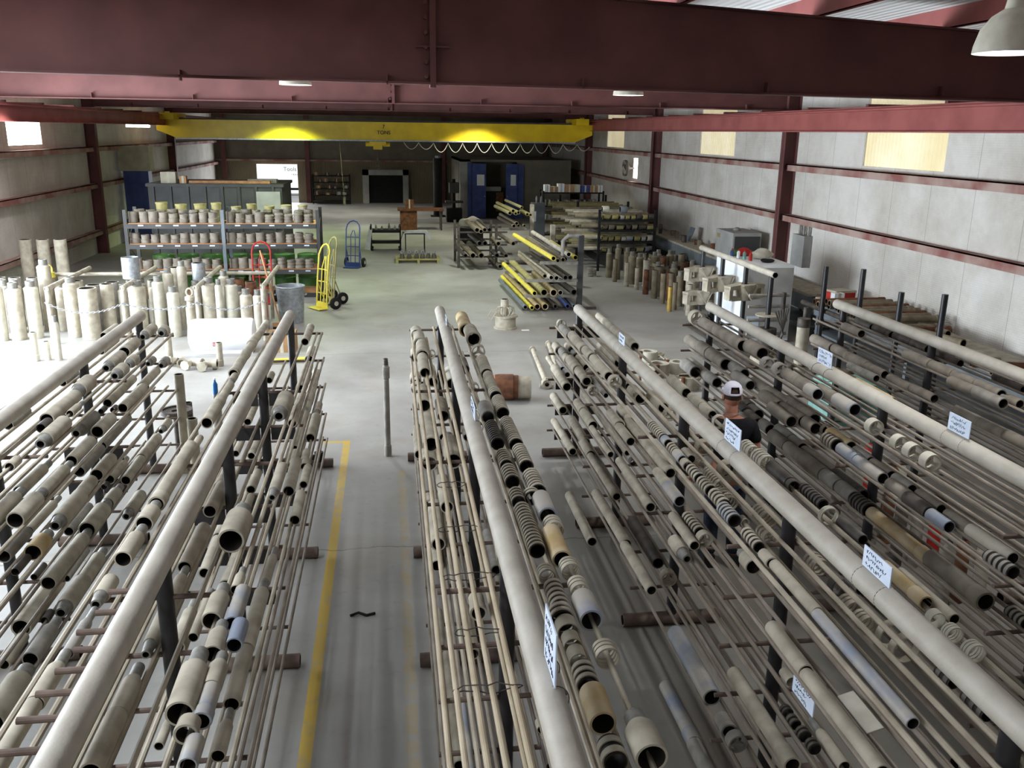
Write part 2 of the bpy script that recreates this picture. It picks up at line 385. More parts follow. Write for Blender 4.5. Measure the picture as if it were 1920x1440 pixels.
def text(s,size,loc,rot,m,parent,name,ext=.004):
    c=bpy.data.curves.new(name,'FONT'); c.body=s; c.size=size; c.extrude=ext; c.align_x='CENTER'; c.align_y='CENTER'
    t=bpy.data.objects.new(name,c); COL.objects.link(t); dg=bpy.context.evaluated_depsgraph_get()
    me=bpy.data.meshes.new_from_object(t.evaluated_get(dg)); bpy.data.objects.remove(t)
    o=bpy.data.objects.new(name,me); COL.objects.link(o); me.materials.clear(); me.materials.append(M[m]); o.location=loc; o.rotation_euler=rot; o.parent=parent; return o
text('7',.2,(-.18,-.215,4.12),(PI/2,0,0),'ink',cr,'capacity_digit'); text('TONS',.2,(-.18,-.215,3.9),(PI/2,0,0),'ink',cr,'capacity_lettering')
# back wall details
for z in (2.33,): trim(MB().box(XL,XR,YB-.2,YB,z-.06,z+.03),'girt')
for x in (-4.5,3.05,8.9,-9.0): trim(MB().box(x-.12,x+.12,YB-.3,YB,0,ZR),'maroon')
# upper back wall insulation panels
trim(MB().box(XL,XR,YB-.03,YB,2.36,ZR),'insul')
# roll-up frame in the back wall
fr=thing('door_frame','pale angle-iron frame round the dark doorway in the back wall','door frame',(-.2,YB-.02,0))
mk('jamb',MB().box(-1.3,-.95,-.5,0,0,1.85),'greyp',fr); mk('jamb',MB().box(.95,1.26,-.5,0,0,1.85),'greyp',fr); mk('lintel',MB().box(-1.3,1.26,-.5,0,1.56,1.85),'greyp',fr)
struct('door_2',MB().box(-1.15,.75,YB-.04,YB-.005,0,1.56),'black')
# truck standing outside the open back door
tk=thing('box_truck','white box truck standing outside the open back door with company lettering','truck',(-6.2,57.5,0))
mk('cargo_box',MB().box(-2.2,2.0,0,2.2,.5,2.6),'whitep',tk); mk('chassis',MB().box(-2.2,2.0,.1,2.1,.35,.5),'black',tk)
for sx in (-1.4,1.3): mk('wheel',MB().cyl((sx,-.02,.36),(sx,.22,.36),.36,18),'black',tk)
text('Tools Inc.',.34,(.45,-.01,1.62),(PI/2,0,0),'bluegrey',tk,'company_lettering'); text('T E X A S',.13,(.5,-.01,1.3),(PI/2,0,0),'bluegrey',tk,'place_lettering')
# lamps
def lamp(loc,label,group,m='lamp',r=.25,hang=None):
    t=thing('bay_lamp',label,'lamp',loc,0,group)
    prof=[(0,r),(.05,r*.98),(.16,r*.86),(.25,r*.6),(.3,r*.3),(.36,r*.26),(.36,0)]
    s=MB().lathe((0,0,0),(0,0,1),prof+[(.35,r*.2),(.29,r*.25),(.24,r*.55),(.15,r*.82),(.04,r*.94)],24,True)
    mk('shade',s,'w',t); mk('bulb',MB().lathe((0,0,.03),(0,0,1),[(0,0),(0,r*.9),(.02,r*.9),(.02,0)],24),m,t)
    mk('hanger',MB().cyl((0,0,.34),(0,0,roofz(loc[0])+.24-loc[2]),.008,6),'wire',t)
    return t
LP=[((4.45,6.3,4.59),'big pale dome lamp hanging nearest the camera at top right','lamp'),((-1.42,15,4.66),'lit dome lamp below the near roof beam, left of its splice','lamp'),((3.92,15,4.6),'lit dome lamp below the near roof beam, right of its splice','lamp'),((-7.72,21.6,4.64),'lit dome lamp beside the left crane rail','lamp'),((-3.9,35.6,4.75),'dome lamp lighting the left part of the yellow crane girder','lampg'),((3.5,35.6,4.75),'dome lamp lighting the right part of the yellow crane girder','lamp'),((-2.2,23.6,4.78),'dome lamp above the grey shelving, behind the second roof beam','lampg'),((2.6,25.5,4.8),'added dome lamp above the pipe stands, behind the second roof beam','lamp'),((-1.5,45,4.9),'added dome lamp before the dark doorway at the far end','lamp')]  # pipe-stand and far-doorway lamps are added out of sight to brighten the back
for l,s,m in LP: lamp(l,s,'dome bay lamps',m)
TUBES='''
AL1o 0.330 10.279 0.482 0.044 pt
AL1i 0.144 9.556 0.564 0.035 pt
AL1i 0.125 8.338 0.405 0.036 pg
AL1o 0.300 7.431 0.135 0.037 pg
AL1i 0.120 7.097 0.381 0.040 pg
AR1o 0.290 10.286 0.193 0.061 mt
AR1i 0.126 10.132 0.475 0.057 mt
AR1i 0.124 9.428 0.440 0.059 pt
AR1o 0.300 8.876 0.267 0.053 mt
AR1i 0.135 8.756 0.506 0.060 mt
AR1o 0.299 8.449 0.288 0.061 mt
AR1i 0.136 7.869 0.390 0.069 mt
AR1o 0.242 7.390 0.309 0.032 nt
AR1i 0.145 7.162 0.670 0.058 pt
AR1i 0.155 7.000 0.156 0.040 pd
AR1o 0.310 6.552 0.505 0.062 mt
AR1o 0.240 6.170 0.136 0.035 pt
AR2i 0.122 10.254 0.196 0.048 mg
AR2o 0.290 10.144 0.248 0.051 mg
AR2o 0.290 9.295 0.654 0.047 pt
AR2i 0.120 9.256 0.374 0.046 pt
AR2i 0.120 8.729 0.505 0.047 pt
AR2i 0.216 8.555 0.099 0.028 pd
AR2o 0.313 8.538 0.704 0.051 pt
AR2i 0.120 8.517 0.115 0.028 pd
AR2o 0.296 7.817 0.377 0.059 pt
AR2i 0.135 7.768 0.480 0.064 mg
AR2o 0.308 7.109 0.478 0.052 pt
AR2i 0.136 6.506 0.595 0.046 nt
AR2o 0.315 6.457 0.602 0.048 nt
AR2o 0.320 5.948 0.503 0.061 nt
AR2i 0.160 5.942 0.553 0.057 nt
AR3i 0.125 8.404 0.847 0.051 pg
AR3i 0.134 7.734 0.587 0.054 pg
AR3o 0.313 7.626 0.402 0.059 pt
AR3o 0.311 7.158 0.341 0.055 pt
AR3o 0.328 6.569 0.583 0.064 mt
AR3i 0.138 6.563 0.631 0.038 nt
AR3o 0.330 6.126 0.311 0.064 ny
AR3i 0.140 6.110 0.393 0.052 pg
AR3o 0.290 5.902 0.216 0.031 pd
AR4o 0.299 9.833 0.345 0.047 mt
AR4o 0.308 8.964 0.654 0.052 pt
AR4i 0.160 8.404 0.576 0.051 nt
AR4o 0.318 8.371 0.573 0.049 pt
AR4i 0.150 8.265 0.076 0.032 pd
AR4o 0.320 7.800 0.396 0.056 nt
AR4i 0.160 7.259 0.512 0.045 pg
AR4o 0.323 7.212 0.550 0.073 nt
AR4i 0.160 6.490 0.194 0.028 pd
AR4o 0.322 6.323 0.883 0.058 nt
AR5o 0.323 8.246 0.531 0.059 mt
AR5i 0.160 7.083 0.512 0.033 pg
AR5o 0.330 6.984 0.546 0.058 nt
AR5o 0.330 6.447 0.499 0.069 mt
AR5o 0.224 6.408 0.121 0.034 pd
AR5i 0.120 6.248 0.713 0.075 pt
AR5o 0.330 5.839 0.521 0.059 ng
AR5i 0.160 5.821 0.356 0.043 pt
AR5o 0.372 5.094 0.579 0.087 nt
BL1o 0.324 10.672 0.204 0.042 pw
BL1o 0.326 10.327 0.339 0.043 ct
BL1o 0.329 10.064 0.257 0.045 ct
BL1o 0.330 9.676 0.382 0.053 ct
BL1o 0.330 9.199 0.471 0.051 ct
BL1o 0.326 8.476 0.717 0.052 ct
BL1o 0.314 8.177 0.293 0.035 mt
BL1o 0.302 7.622 0.509 0.041 ct
BL1o 0.293 6.989 0.628 0.049 pt
BL1o 0.290 6.462 0.229 0.028 pt
BL1o 0.290 5.367 1.064 0.053 ct
BL1o 0.290 5.071 0.289 0.053 nt
BL1o 0.290 4.630 0.398 0.048 nt
BL1o 0.290 4.155 0.248 0.042 mt
BL1i 0.120 3.865 0.061 0.028 pd
BL1o 0.290 3.747 0.390 0.028 ng
BL1o 0.290 3.367 0.369 0.039 nt
BL1o 0.290 2.940 0.422 0.039 ct
BL2o 0.330 9.750 0.650 0.036 pt
BL2i 0.140 9.469 0.253 0.038 pt
BL2o 0.330 9.143 0.556 0.034 pt
BL2i 0.134 6.463 0.404 0.041 ct
BL2i 0.112 5.994 0.464 0.049 pt
BL2i 0.109 5.162 0.567 0.045 pt
BL2i 0.100 4.675 0.481 0.039 nt
BL2i 0.102 4.217 0.453 0.039 mt
BL2i 0.100 3.719 0.382 0.046 nt
BL2i 0.100 3.332 0.381 0.048 pt
BL3o 0.323 9.053 0.716 0.041 pt
BL3o 0.294 8.119 0.492 0.035 pt
BL3i 0.140 8.028 0.514 0.040 ct
BL3i 0.123 6.259 0.363 0.048 nt
BL3i 0.124 5.728 0.525 0.041 pt
BL3i 0.102 4.799 0.520 0.047 nt
BL4i 0.140 4.392 0.293 0.028 nt
BR1i 0.225 9.817 0.789 0.044 pt
BR1i 0.260 7.038 0.507 0.072 mt
BR1o 0.400 5.437 0.549 0.037 mt
BR1i 0.260 4.739 0.442 0.076 nt
BR1o 0.360 4.258 0.228 0.028 nt
BR1i 0.303 3.923 0.329 0.050 nt
BR1o 0.400 3.907 0.321 0.039 pb
BR1o 0.439 3.716 0.185 0.039 pb
BR1o 0.360 3.642 0.259 0.045 nt
BR1o 0.400 3.388 0.248 0.042 nt
BR1o 0.314 3.199 0.437 0.060 nt
BR1o 0.400 3.168 0.214 0.043 cb
BR1o 0.360 3.081 0.078 0.049 ct
BR1o 0.400 2.919 0.145 0.035 pb
BR2i 0.220 10.259 0.496 0.057 pt
BR2i 0.230 9.644 0.395 0.052 pt
BR2i 0.236 9.007 0.631 0.058 pt
BR2i 0.256 7.945 0.971 0.043 pt
BR2i 0.110 6.397 0.350 0.036 pt
BR2o 0.394 6.319 0.627 0.045 pt
BR2i 0.126 6.021 0.271 0.028 pt
BR2o 0.400 4.935 0.458 0.030 nt
BR2i 0.176 4.917 0.522 0.039 ct
BR2i 0.099 4.377 0.507 0.028 nt
BR2o 0.398 4.206 0.723 0.043 nt
BR2o 0.400 3.744 0.456 0.041 pt
BR2o 0.400 3.393 0.314 0.033 nt
BR3i 0.226 10.458 0.486 0.053 ct
BR3i 0.236 9.972 0.480 0.051 pt
BR3i 0.242 9.629 0.337 0.052 pt
BR3i 0.243 9.274 0.349 0.048 mt
BR3o 0.360 9.242 0.384 0.038 mt
BR3i 0.240 8.782 0.486 0.043 pt
BR3o 0.360 8.460 0.685 0.049 pt
BR3i 0.241 8.142 0.602 0.048 pt
BR3o 0.360 7.823 0.263 0.041 ct
BR3i 0.260 7.726 0.337 0.043 pt
BR3o 0.372 7.695 0.120 0.041 pt
BR3o 0.400 7.277 0.409 0.037 pt
BR3o 0.400 6.539 0.514 0.043 pt
CL1o 0.301 10.000 0.248 0.063 sw
CL1o 0.281 9.519 0.400 0.070 ct
CL1o 0.270 8.979 0.506 0.070 ct
CL1o 0.270 8.356 0.617 0.055 pt
CL2i 0.128 10.383 0.202 0.059 kw
CL2o 0.310 10.271 0.332 0.056 ot
CL2o 0.282 8.304 0.525 0.069 pt
CL2i 0.117 7.995 0.485 0.056 rt
CL2o 0.270 7.171 0.713 0.072 pt
CL2i 0.107 6.764 0.616 0.069 nt
CL2o 0.214 5.896 0.536 0.050 pt
CL2i 0.132 4.417 0.170 0.050 ct
CL3o 0.310 10.373 0.258 0.068 pt
CL3i 0.106 10.323 0.641 0.068 ct
CL3o 0.310 10.031 0.143 0.064 ot
CL3i 0.100 8.374 0.478 0.042 pt
CL3o 0.351 7.890 0.764 0.048 pt
CL3o 0.270 7.570 0.264 0.077 pt
CL3o 0.310 6.701 0.157 0.049 pt
CL3o 0.275 5.973 0.721 0.055 pt
CL4o 0.310 9.424 0.176 0.031 pw
CL4o 0.270 6.305 0.578 0.051 pt
CL4i 0.100 5.074 0.575 0.041 pt
CL4o 0.219 3.970 0.632 0.033 pb
CL5o 0.310 6.211 0.705 0.028 pt
CL5o 0.273 5.610 0.595 0.036 pt
CL5o 0.240 4.444 1.160 0.037 pt
CL5o 0.310 4.441 1.163 0.037 pt
CR1o 0.275 10.107 0.738 0.085 cy
CR1o 0.320 9.624 0.477 0.086 ct
CR1o 0.320 9.076 0.148 0.071 kt
CR1o 0.320 8.252 0.574 0.057 rt
CR1o 0.320 7.650 0.595 0.049 rt
CR1o 0.320 7.482 0.162 0.057 rt
CR1o 0.320 6.998 0.382 0.057 rt
CR1i 0.187 6.899 0.307 0.058 pg
CR1i 0.191 6.262 0.453 0.052 rd
CR1o 0.324 6.221 0.557 0.056 rt
CR1i 0.201 5.816 0.253 0.048 rt
CR1o 0.335 5.768 0.365 0.054 rt
CR1i 0.201 5.500 0.245 0.052 rt
CR1o 0.342 5.306 0.308 0.057 rt
CR1o 0.291 5.217 0.083 0.053 rt
CR1i 0.196 5.174 0.176 0.046 rt
CR1o 0.339 4.928 0.282 0.058 pb
CR1o 0.348 4.728 0.137 0.055 st
CR1i 0.205 4.485 0.602 0.049 rt
CR1o 0.321 4.359 0.354 0.055 py
CR1o 0.344 4.214 0.112 0.052 st
CR1i 0.210 4.190 0.100 0.044 st
CR1o 0.349 3.996 0.123 0.050 st
CR1i 0.220 3.818 0.281 0.048 rt
CR1i 0.202 3.720 0.092 0.062 rt
CR1o 0.341 3.713 0.219 0.058 pb
CR1i 0.213 3.627 0.088 0.052 ot
CR1i 0.215 3.527 0.081 0.042 ot
CR1i 0.216 3.405 0.085 0.041 ot
CR1o 0.347 3.393 0.105 0.055 st
CR1i 0.217 3.210 0.140 0.050 rt
CR1i 0.220 2.952 0.208 0.056 py
CR1i 0.217 2.728 0.115 0.051 rt
CR1o 0.351 2.721 0.256 0.065 nt
CR2i 0.220 9.667 0.392 0.058 rg
CR2i 0.220 8.353 0.277 0.037 pg
CR2i 0.133 6.265 0.402 0.035 rd
CR2i 0.131 5.987 0.269 0.031 pg
CR2i 0.130 5.677 0.304 0.031 rt
CR2i 0.136 5.199 0.392 0.028 rd
CR2i 0.180 3.437 0.050 0.028 ot
CR2i 0.180 3.344 0.054 0.028 ot
CR2i 0.180 3.247 0.059 0.028 ot
CR3i 0.110 10.215 0.550 0.072 pw
CR3o 0.360 10.008 0.114 0.062 kt
CR3i 0.194 8.902 0.356 0.045 pt
CR3i 0.139 8.354 0.411 0.042 pt
CR3i 0.180 6.429 0.498 0.047 ct
CR3i 0.180 5.682 0.726 0.060 ct
CR3i 0.180 5.293 0.383 0.053 pt
CR3i 0.180 4.466 0.092 0.047 kt
CR3i 0.180 4.087 0.226 0.046 sg
CR4i 0.109 7.939 0.851 0.036 pb
CR4i 0.180 6.192 0.668 0.047 cg
CR4i 0.220 4.289 0.074 0.029 pt
CR4i 0.220 3.979 0.199 0.030 pd
DL1o 0.238 10.464 0.324 0.057 kt
DL1o 0.256 9.887 0.494 0.044 pg
DL1o 0.234 9.434 0.447 0.055 pt
DL1o 0.239 9.158 0.270 0.056 ct
DL1o 0.226 8.830 0.323 0.054 ct
DL1o 0.230 8.074 0.707 0.054 ct
DL1o 0.227 7.821 0.205 0.062 kt
DL1o 0.220 6.305 0.347 0.039 rt
DL1o 0.220 6.197 0.102 0.036 pb
DL1o 0.222 5.991 0.146 0.037 rt
DL1i 0.155 5.848 0.163 0.036 pt
DL1o 0.225 5.836 0.149 0.037 pb
DL1o 0.230 5.701 0.088 0.039 ct
DL1o 0.224 5.462 0.202 0.040 rt
DL1o 0.225 5.239 0.189 0.042 rt
DL1o 0.220 5.004 0.203 0.043 rt
DL1i 0.177 4.765 0.077 0.028 st
DL1o 0.246 4.765 0.211 0.045 rb
DL1o 0.232 4.422 0.213 0.036 rt
DL1o 0.240 4.227 0.119 0.036 ct
DL1o 0.226 3.706 0.515 0.032 pt
DL1o 0.238 2.842 0.859 0.030 pb
DL2i 0.092 10.573 0.220 0.047 pt
DL2o 0.260 10.469 0.269 0.058 ct
DL2i 0.090 10.289 0.156 0.040 pb
DL2o 0.228 10.224 0.239 0.054 pg
DL2o 0.237 10.031 0.187 0.050 ct
DL2i 0.090 9.682 0.474 0.046 pt
DL2o 0.220 9.548 0.477 0.059 pt
DL2i 0.098 9.341 0.178 0.051 st
DL2o 0.220 9.068 0.463 0.056 ct
DL2o 0.231 8.689 0.286 0.054 kt
DL2i 0.115 8.617 0.665 0.028 pg
DL2i 0.090 7.699 0.444 0.044 ct
DL2o 0.233 7.574 0.368 0.052 ct
DL2o 0.242 7.157 0.411 0.043 pt
DL2i 0.120 6.390 1.303 0.045 pt
DL2o 0.220 6.141 0.297 0.043 ct
DL2o 0.224 5.836 0.298 0.045 pb
DL2o 0.249 5.321 0.278 0.040 rt
DL2o 0.260 5.174 0.137 0.050 kt
DL2o 0.349 5.135 0.477 0.036 pt
DL2i 0.093 4.774 0.205 0.053 nt
DL2o 0.260 3.688 0.426 0.041 pt
DL2o 0.260 2.962 0.720 0.035 pt
DL3i 0.120 10.951 0.417 0.028 pb
DL3o 0.220 10.900 0.637 0.030 pt
DL3i 0.117 10.634 0.196 0.036 pb
DL3o 0.244 10.008 0.886 0.056 pt
DL3i 0.090 9.231 0.512 0.031 pt
DL3o 0.249 9.040 0.340 0.056 ct
DL3i 0.092 8.759 0.465 0.030 pt
DL3o 0.251 8.561 0.448 0.054 pt
DL3i 0.090 7.783 0.970 0.034 ct
DL3o 0.260 7.756 0.798 0.033 pt
DL3i 0.102 7.523 0.080 0.031 pd
DL3o 0.238 6.484 1.069 0.046 ct
DL3o 0.241 5.549 0.297 0.054 mt
DL3i 0.120 4.088 0.099 0.030 ot
DL3o 0.260 3.817 0.050 0.031 rd
DL3o 0.260 3.721 0.072 0.030 rd
DL3o 0.257 3.623 0.056 0.035 rd
DL3o 0.250 3.528 0.059 0.034 rd
DL3o 0.420 3.419 0.768 0.046 ct
DL3i 0.164 3.397 0.360 0.032 nt
DL4o 0.250 10.175 0.622 0.052 pt
DL4o 0.220 9.005 0.813 0.051 pt
DL4o 0.247 8.615 0.384 0.052 pt
DL4o 0.247 7.514 1.095 0.044 ct
DL4o 0.411 6.529 1.087 0.046 pt
DL4o 0.250 6.165 0.803 0.049 pd
DL4o 0.250 5.876 0.070 0.061 kt
DL4o 0.420 5.761 0.762 0.041 pt
DL5o 0.231 9.620 1.162 0.050 ct
DL5o 0.250 4.871 0.795 0.063 pb
DL5o 0.259 4.536 0.139 0.053 cg
DL5o 0.253 4.402 0.066 0.061 kg
DL6o 0.401 7.776 1.164 0.051 pt
DL6o 0.382 4.776 0.629 0.053 cb
DL6o 0.388 4.308 0.461 0.052 pg
DR1o 0.343 10.629 0.378 0.047 ct
DR1o 0.337 10.189 0.433 0.048 pt
DR1o 0.340 9.740 0.444 0.049 pt
DR1o 0.352 9.277 0.447 0.052 pt
DR1o 0.341 7.469 0.452 0.050 pt
DR1o 0.360 7.333 0.130 0.040 kt
DR1o 0.360 7.085 0.242 0.043 pt
DR1o 0.360 6.837 0.242 0.042 pt
DR1o 0.338 6.596 0.050 0.056 ow
DR1o 0.339 5.897 0.193 0.050 sw
DR1o 0.338 5.644 0.199 0.059 sw
DR1i 0.112 5.355 0.197 0.037 pd
DR1o 0.360 5.319 0.320 0.044 pd
DR1o 0.360 5.262 0.051 0.042 pd
DR1o 0.420 4.957 0.297 0.038 rd
DR1o 0.349 4.729 0.050 0.060 sw
DR1o 0.420 4.457 0.266 0.033 pd
DR1i 0.108 3.904 0.128 0.028 pd
DR1o 0.360 3.719 0.403 0.040 cy
DR1o 0.420 3.573 0.487 0.031 pt
DR1o 0.320 3.553 0.050 0.041 ow
DR1o 0.320 3.414 0.063 0.043 sw
DR1o 0.320 3.252 0.068 0.047 sw
DR1i 0.090 3.074 0.106 0.031 rd
DR1i 0.095 2.851 0.145 0.032 rd
DR2o 0.320 10.173 0.580 0.057 ct
DR2o 0.320 9.805 0.362 0.060 pt
DR2i 0.188 8.850 0.199 0.050 ct
DR2i 0.176 8.355 0.330 0.066 ct
DR2o 0.320 8.046 0.415 0.060 pt
DR2o 0.321 7.810 0.213 0.058 kt
DR2o 0.322 6.861 0.248 0.064 kt
DR2i 0.200 6.553 0.103 0.040 st
DR2o 0.320 6.263 0.134 0.079 kt
DR2i 0.179 6.061 0.334 0.052 st
DR2i 0.130 5.739 0.216 0.053 st
DR2o 0.277 5.404 0.194 0.064 st
DR2i 0.187 5.171 0.166 0.046 st
DR2o 0.320 4.708 0.165 0.055 st
DR2o 0.320 4.460 0.063 0.055 od
DR2o 0.275 4.210 0.127 0.053 st
DR2o 0.274 4.050 0.120 0.051 st
DR2o 0.320 3.885 0.050 0.078 ot
DR2o 0.320 3.759 0.050 0.076 ot
EL1i 0.102 10.646 0.273 0.064 pt
EL1i 0.096 10.553 0.087 0.057 pt
EL1o 0.220 10.509 0.130 0.094 kt
EL1i 0.180 9.971 0.490 0.066 pt
EL1i 0.180 9.680 0.285 0.067 pt
EL1i 0.180 9.404 0.270 0.068 pt
EL1i 0.180 9.133 0.265 0.072 pt
EL1i 0.112 8.759 0.368 0.075 pt
EL1i 0.090 8.442 0.300 0.047 kt
EL1o 0.218 8.338 0.330 0.066 kg
EL1i 0.090 8.147 0.176 0.050 kt
EL1o 0.210 8.040 0.169 0.074 kg
EL1i 0.180 7.722 0.312 0.057 pt
EL1i 0.180 7.476 0.239 0.058 pt
EL1o 0.204 7.285 0.186 0.059 pb
EL1i 0.095 7.132 0.338 0.056 pt
EL1i 0.099 6.809 0.317 0.060 pb
EL1i 0.180 6.312 0.111 0.064 kw
EL1i 0.180 5.938 0.121 0.061 kw
EL1i 0.189 5.743 0.113 0.063 kw
EL1i 0.187 5.521 0.106 0.065 kw
EL2i 0.184 10.477 0.416 0.069 pt
EL2i 0.180 10.121 0.350 0.079 pt
EL2i 0.180 9.574 0.541 0.076 pt
EL2i 0.101 9.203 0.365 0.062 pg
EL2o 0.215 8.754 0.436 0.059 pg
EL2i 0.100 8.559 0.374 0.053 pt
EL2i 0.100 8.318 0.234 0.057 pt
EL2i 0.104 8.013 0.299 0.060 pt
EL2o 0.220 7.981 0.407 0.062 pt
EL2i 0.195 7.859 0.116 0.054 pt
EL2i 0.083 7.839 0.309 0.064 pt
EL2o 0.311 7.780 0.195 0.061 pt
EL2i 0.199 7.757 0.218 0.058 pt
EL2o 0.204 7.535 0.216 0.062 pt
EL2i 0.083 7.526 0.307 0.066 pt
EL2o 0.320 7.506 0.399 0.061 pt
EL2o 0.204 7.505 0.246 0.061 pt
EL2i 0.090 7.322 0.095 0.037 pd
EL2i 0.182 7.296 0.203 0.060 pt
EL2i 0.094 7.244 0.046 0.055 pt
EL2o 0.210 6.828 0.210 0.063 rt
EL2i 0.096 6.807 0.374 0.056 py
EL2i 0.198 6.504 0.286 0.054 pb
EL2i 0.090 6.479 0.260 0.046 pg
EL2i 0.090 6.165 0.286 0.044 pt
EL2o 0.202 6.094 0.405 0.051 pb
EL2i 0.090 5.870 0.239 0.046 pg
EL2i 0.200 5.727 0.273 0.049 pt
EL2i 0.090 5.495 0.292 0.045 pt
EL2o 0.220 5.434 0.282 0.053 pd
EL2o 0.215 5.204 0.224 0.047 pb
EL2i 0.090 5.159 0.263 0.043 pt
EL2i 0.090 4.717 0.435 0.047 pw
EL2o 0.220 4.534 0.243 0.048 rg
EL3i 0.090 11.057 0.071 0.039 ot
EL3o 0.220 10.454 0.420 0.080 pg
EL3i 0.102 10.334 0.717 0.063 pt
EL3i 0.105 9.998 0.330 0.067 pg
EL3i 0.110 8.945 0.494 0.072 pt
EL3o 0.232 8.748 0.320 0.071 pd
EL3i 0.104 8.728 0.211 0.065 pg
EL3o 0.340 8.473 0.300 0.063 pg
EL3o 0.220 8.445 0.408 0.063 pt
EL3i 0.180 8.236 0.202 0.062 pg
EL3i 0.103 7.895 0.335 0.065 pg
EL3o 0.220 7.733 0.351 0.063 pt
EL3i 0.102 7.662 0.228 0.063 pg
EL3o 0.220 7.442 0.285 0.061 pt
EL3i 0.090 7.031 0.617 0.050 pt
EL3o 0.220 6.979 0.457 0.067 pt
EL3o 0.213 6.712 0.261 0.065 pg
EL3i 0.095 6.513 0.512 0.055 pd
EL3o 0.203 6.461 0.245 0.063 pg
EL3o 0.220 6.183 0.234 0.067 rd
EL3o 0.215 5.363 0.814 0.057 cy
EL3o 0.220 4.727 0.630 0.070 ct
EL3i 0.100 4.488 0.171 0.041 rt
ER1o 0.420 7.098 0.672 0.036 py
FL1o 0.240 9.686 0.425 0.054 pt
FL1o 0.270 8.222 0.457 0.057 pt
FL1o 0.263 7.844 0.373 0.055 pt
FL1o 0.262 7.494 0.343 0.053 pt
FL1o 0.420 7.281 0.365 0.051 pt
FL1o 0.259 7.132 0.356 0.055 pt
FL1o 0.420 6.880 0.395 0.053 pg
FL1o 0.261 6.877 0.239 0.044 nt
FL2o 0.249 10.312 0.542 0.063 pt
FL2o 0.233 9.944 0.362 0.061 pt
FL2o 0.254 9.439 0.499 0.059 pt
FL2o 0.420 9.214 0.340 0.043 pg
FL2o 0.260 9.054 0.379 0.054 pt
FL2o 0.420 8.943 0.266 0.045 pg
FL2o 0.255 8.525 0.432 0.048 pt
FL2o 0.243 8.120 0.400 0.052 pt
FL2o 0.258 7.335 0.405 0.052 pt
FL2o 0.270 6.973 0.357 0.055 pt
FL2o 0.270 6.618 0.349 0.057 pt
FL3i 0.110 9.866 0.565 0.056 py
FR1i 0.122 10.091 0.387 0.043 pd
FR1i 0.145 9.889 0.197 0.043 pd
FR1i 0.117 9.640 0.243 0.045 pd
FR1i 0.150 9.497 0.137 0.044 pd
FR1i 0.150 9.263 0.228 0.046 pd
FR1i 0.150 9.086 0.171 0.045 pd
FR1i 0.131 8.922 0.152 0.045 pd
FR1i 0.137 8.484 0.286 0.043 pd
FR1i 0.112 8.300 0.179 0.042 pd
FR1i 0.144 7.534 0.272 0.034 pd
FR1i 0.126 7.353 0.176 0.033 pd
'''
# ---------------------------------------------------------------- pipe racks
RX={'A':-2.885,'B':-1.19,'C':.567,'D':2.278,'E':3.99,'F':5.74}
LV=[1.68,1.35,1.02,.68,.35,.125]
PY={'A':[10.5,8.55,6.5,4.4,2.6],'B':[10.5,8.05,6.2,4.3,2.6],'C':[10.6,7.95,6.1,4.2,2.6],'D':[10.6,8.45,6.5,4.55,2.6],'E':[10.65,8.55,6.55,4.5,2.6],'F':[10.6,8.65,6.5,4.5,2.6]}
FAR={'A':10.6,'B':10.52,'C':10.68,'D':10.67,'E':10.72,'F':10.8}
RN={'A':'leftmost','B':'second','C':'third','D':'fourth','E':'fifth','F':'rightmost'}
RL={'A':'leftmost long steel pipe rack, holding crowded rows of short subs','B':'second steel pipe rack from the left, with short pegs along its near rail','C':'third steel pipe rack from the left, carrying slim poles and ribbed sleeves','D':'fourth steel pipe rack from the left, in front of the man','E':'fifth steel pipe rack from the left, behind the man','F':'rightmost steel pipe rack, nearest the right wall benches'}
PEG=[(3.97,.1),(3.78,.1),(3.62,.13),(3.48,.1),(3.33,.12),(3.18,.14),(3.02,.15),(2.84,.21)]
PL={'B':{1:(0,1,2,3),2:(1,2,3)},'D':{0:(0,2,3,4)},'A':{1:(2,3)}}
for R in 'ABCDEF':
    t=thing('pipe_rack',RL[R],'pipe rack',(RX[R],FAR[R],0),0,'long pipe racks')
    f=FAR[R]
    mk('top_rail',MB().pipe((0,2.46-f,1.9),(0,0,1.9),.061,20,.86),['rail','bore'],t)
    for i,y in enumerate(PY[R]):
        yy=y-f
        mk('post',MB().cyl((0,yy,.1),(0,yy,1.85),.043,16),'post',t)
        mk('foot',MB().pipe((-.42,yy,.055),(.42,yy,.055),.055,14,.8),['arm','bore'],t)
        for l in range(5):
            mk('arm',MB().cyl((-.37,yy,LV[l]),(.37,yy,LV[l]),.0145,8),'arm',t)
        if R in PL and i in PL[R]:
            for l in PL[R][i]:
                z=LV[l]; mk('gusset_plate',MB().box(-.27,-.05,yy-.006,yy+.006,z-.13,z-.01).box(.05,.27,yy-.006,yy+.006,z-.13,z-.01),'post',t)
    if R=='B':
        for y,l in PEG: mk('peg',MB().cyl((-.04,y-f,1.9),(-.06-l,y-f,1.9),.014,10),'arm',t)
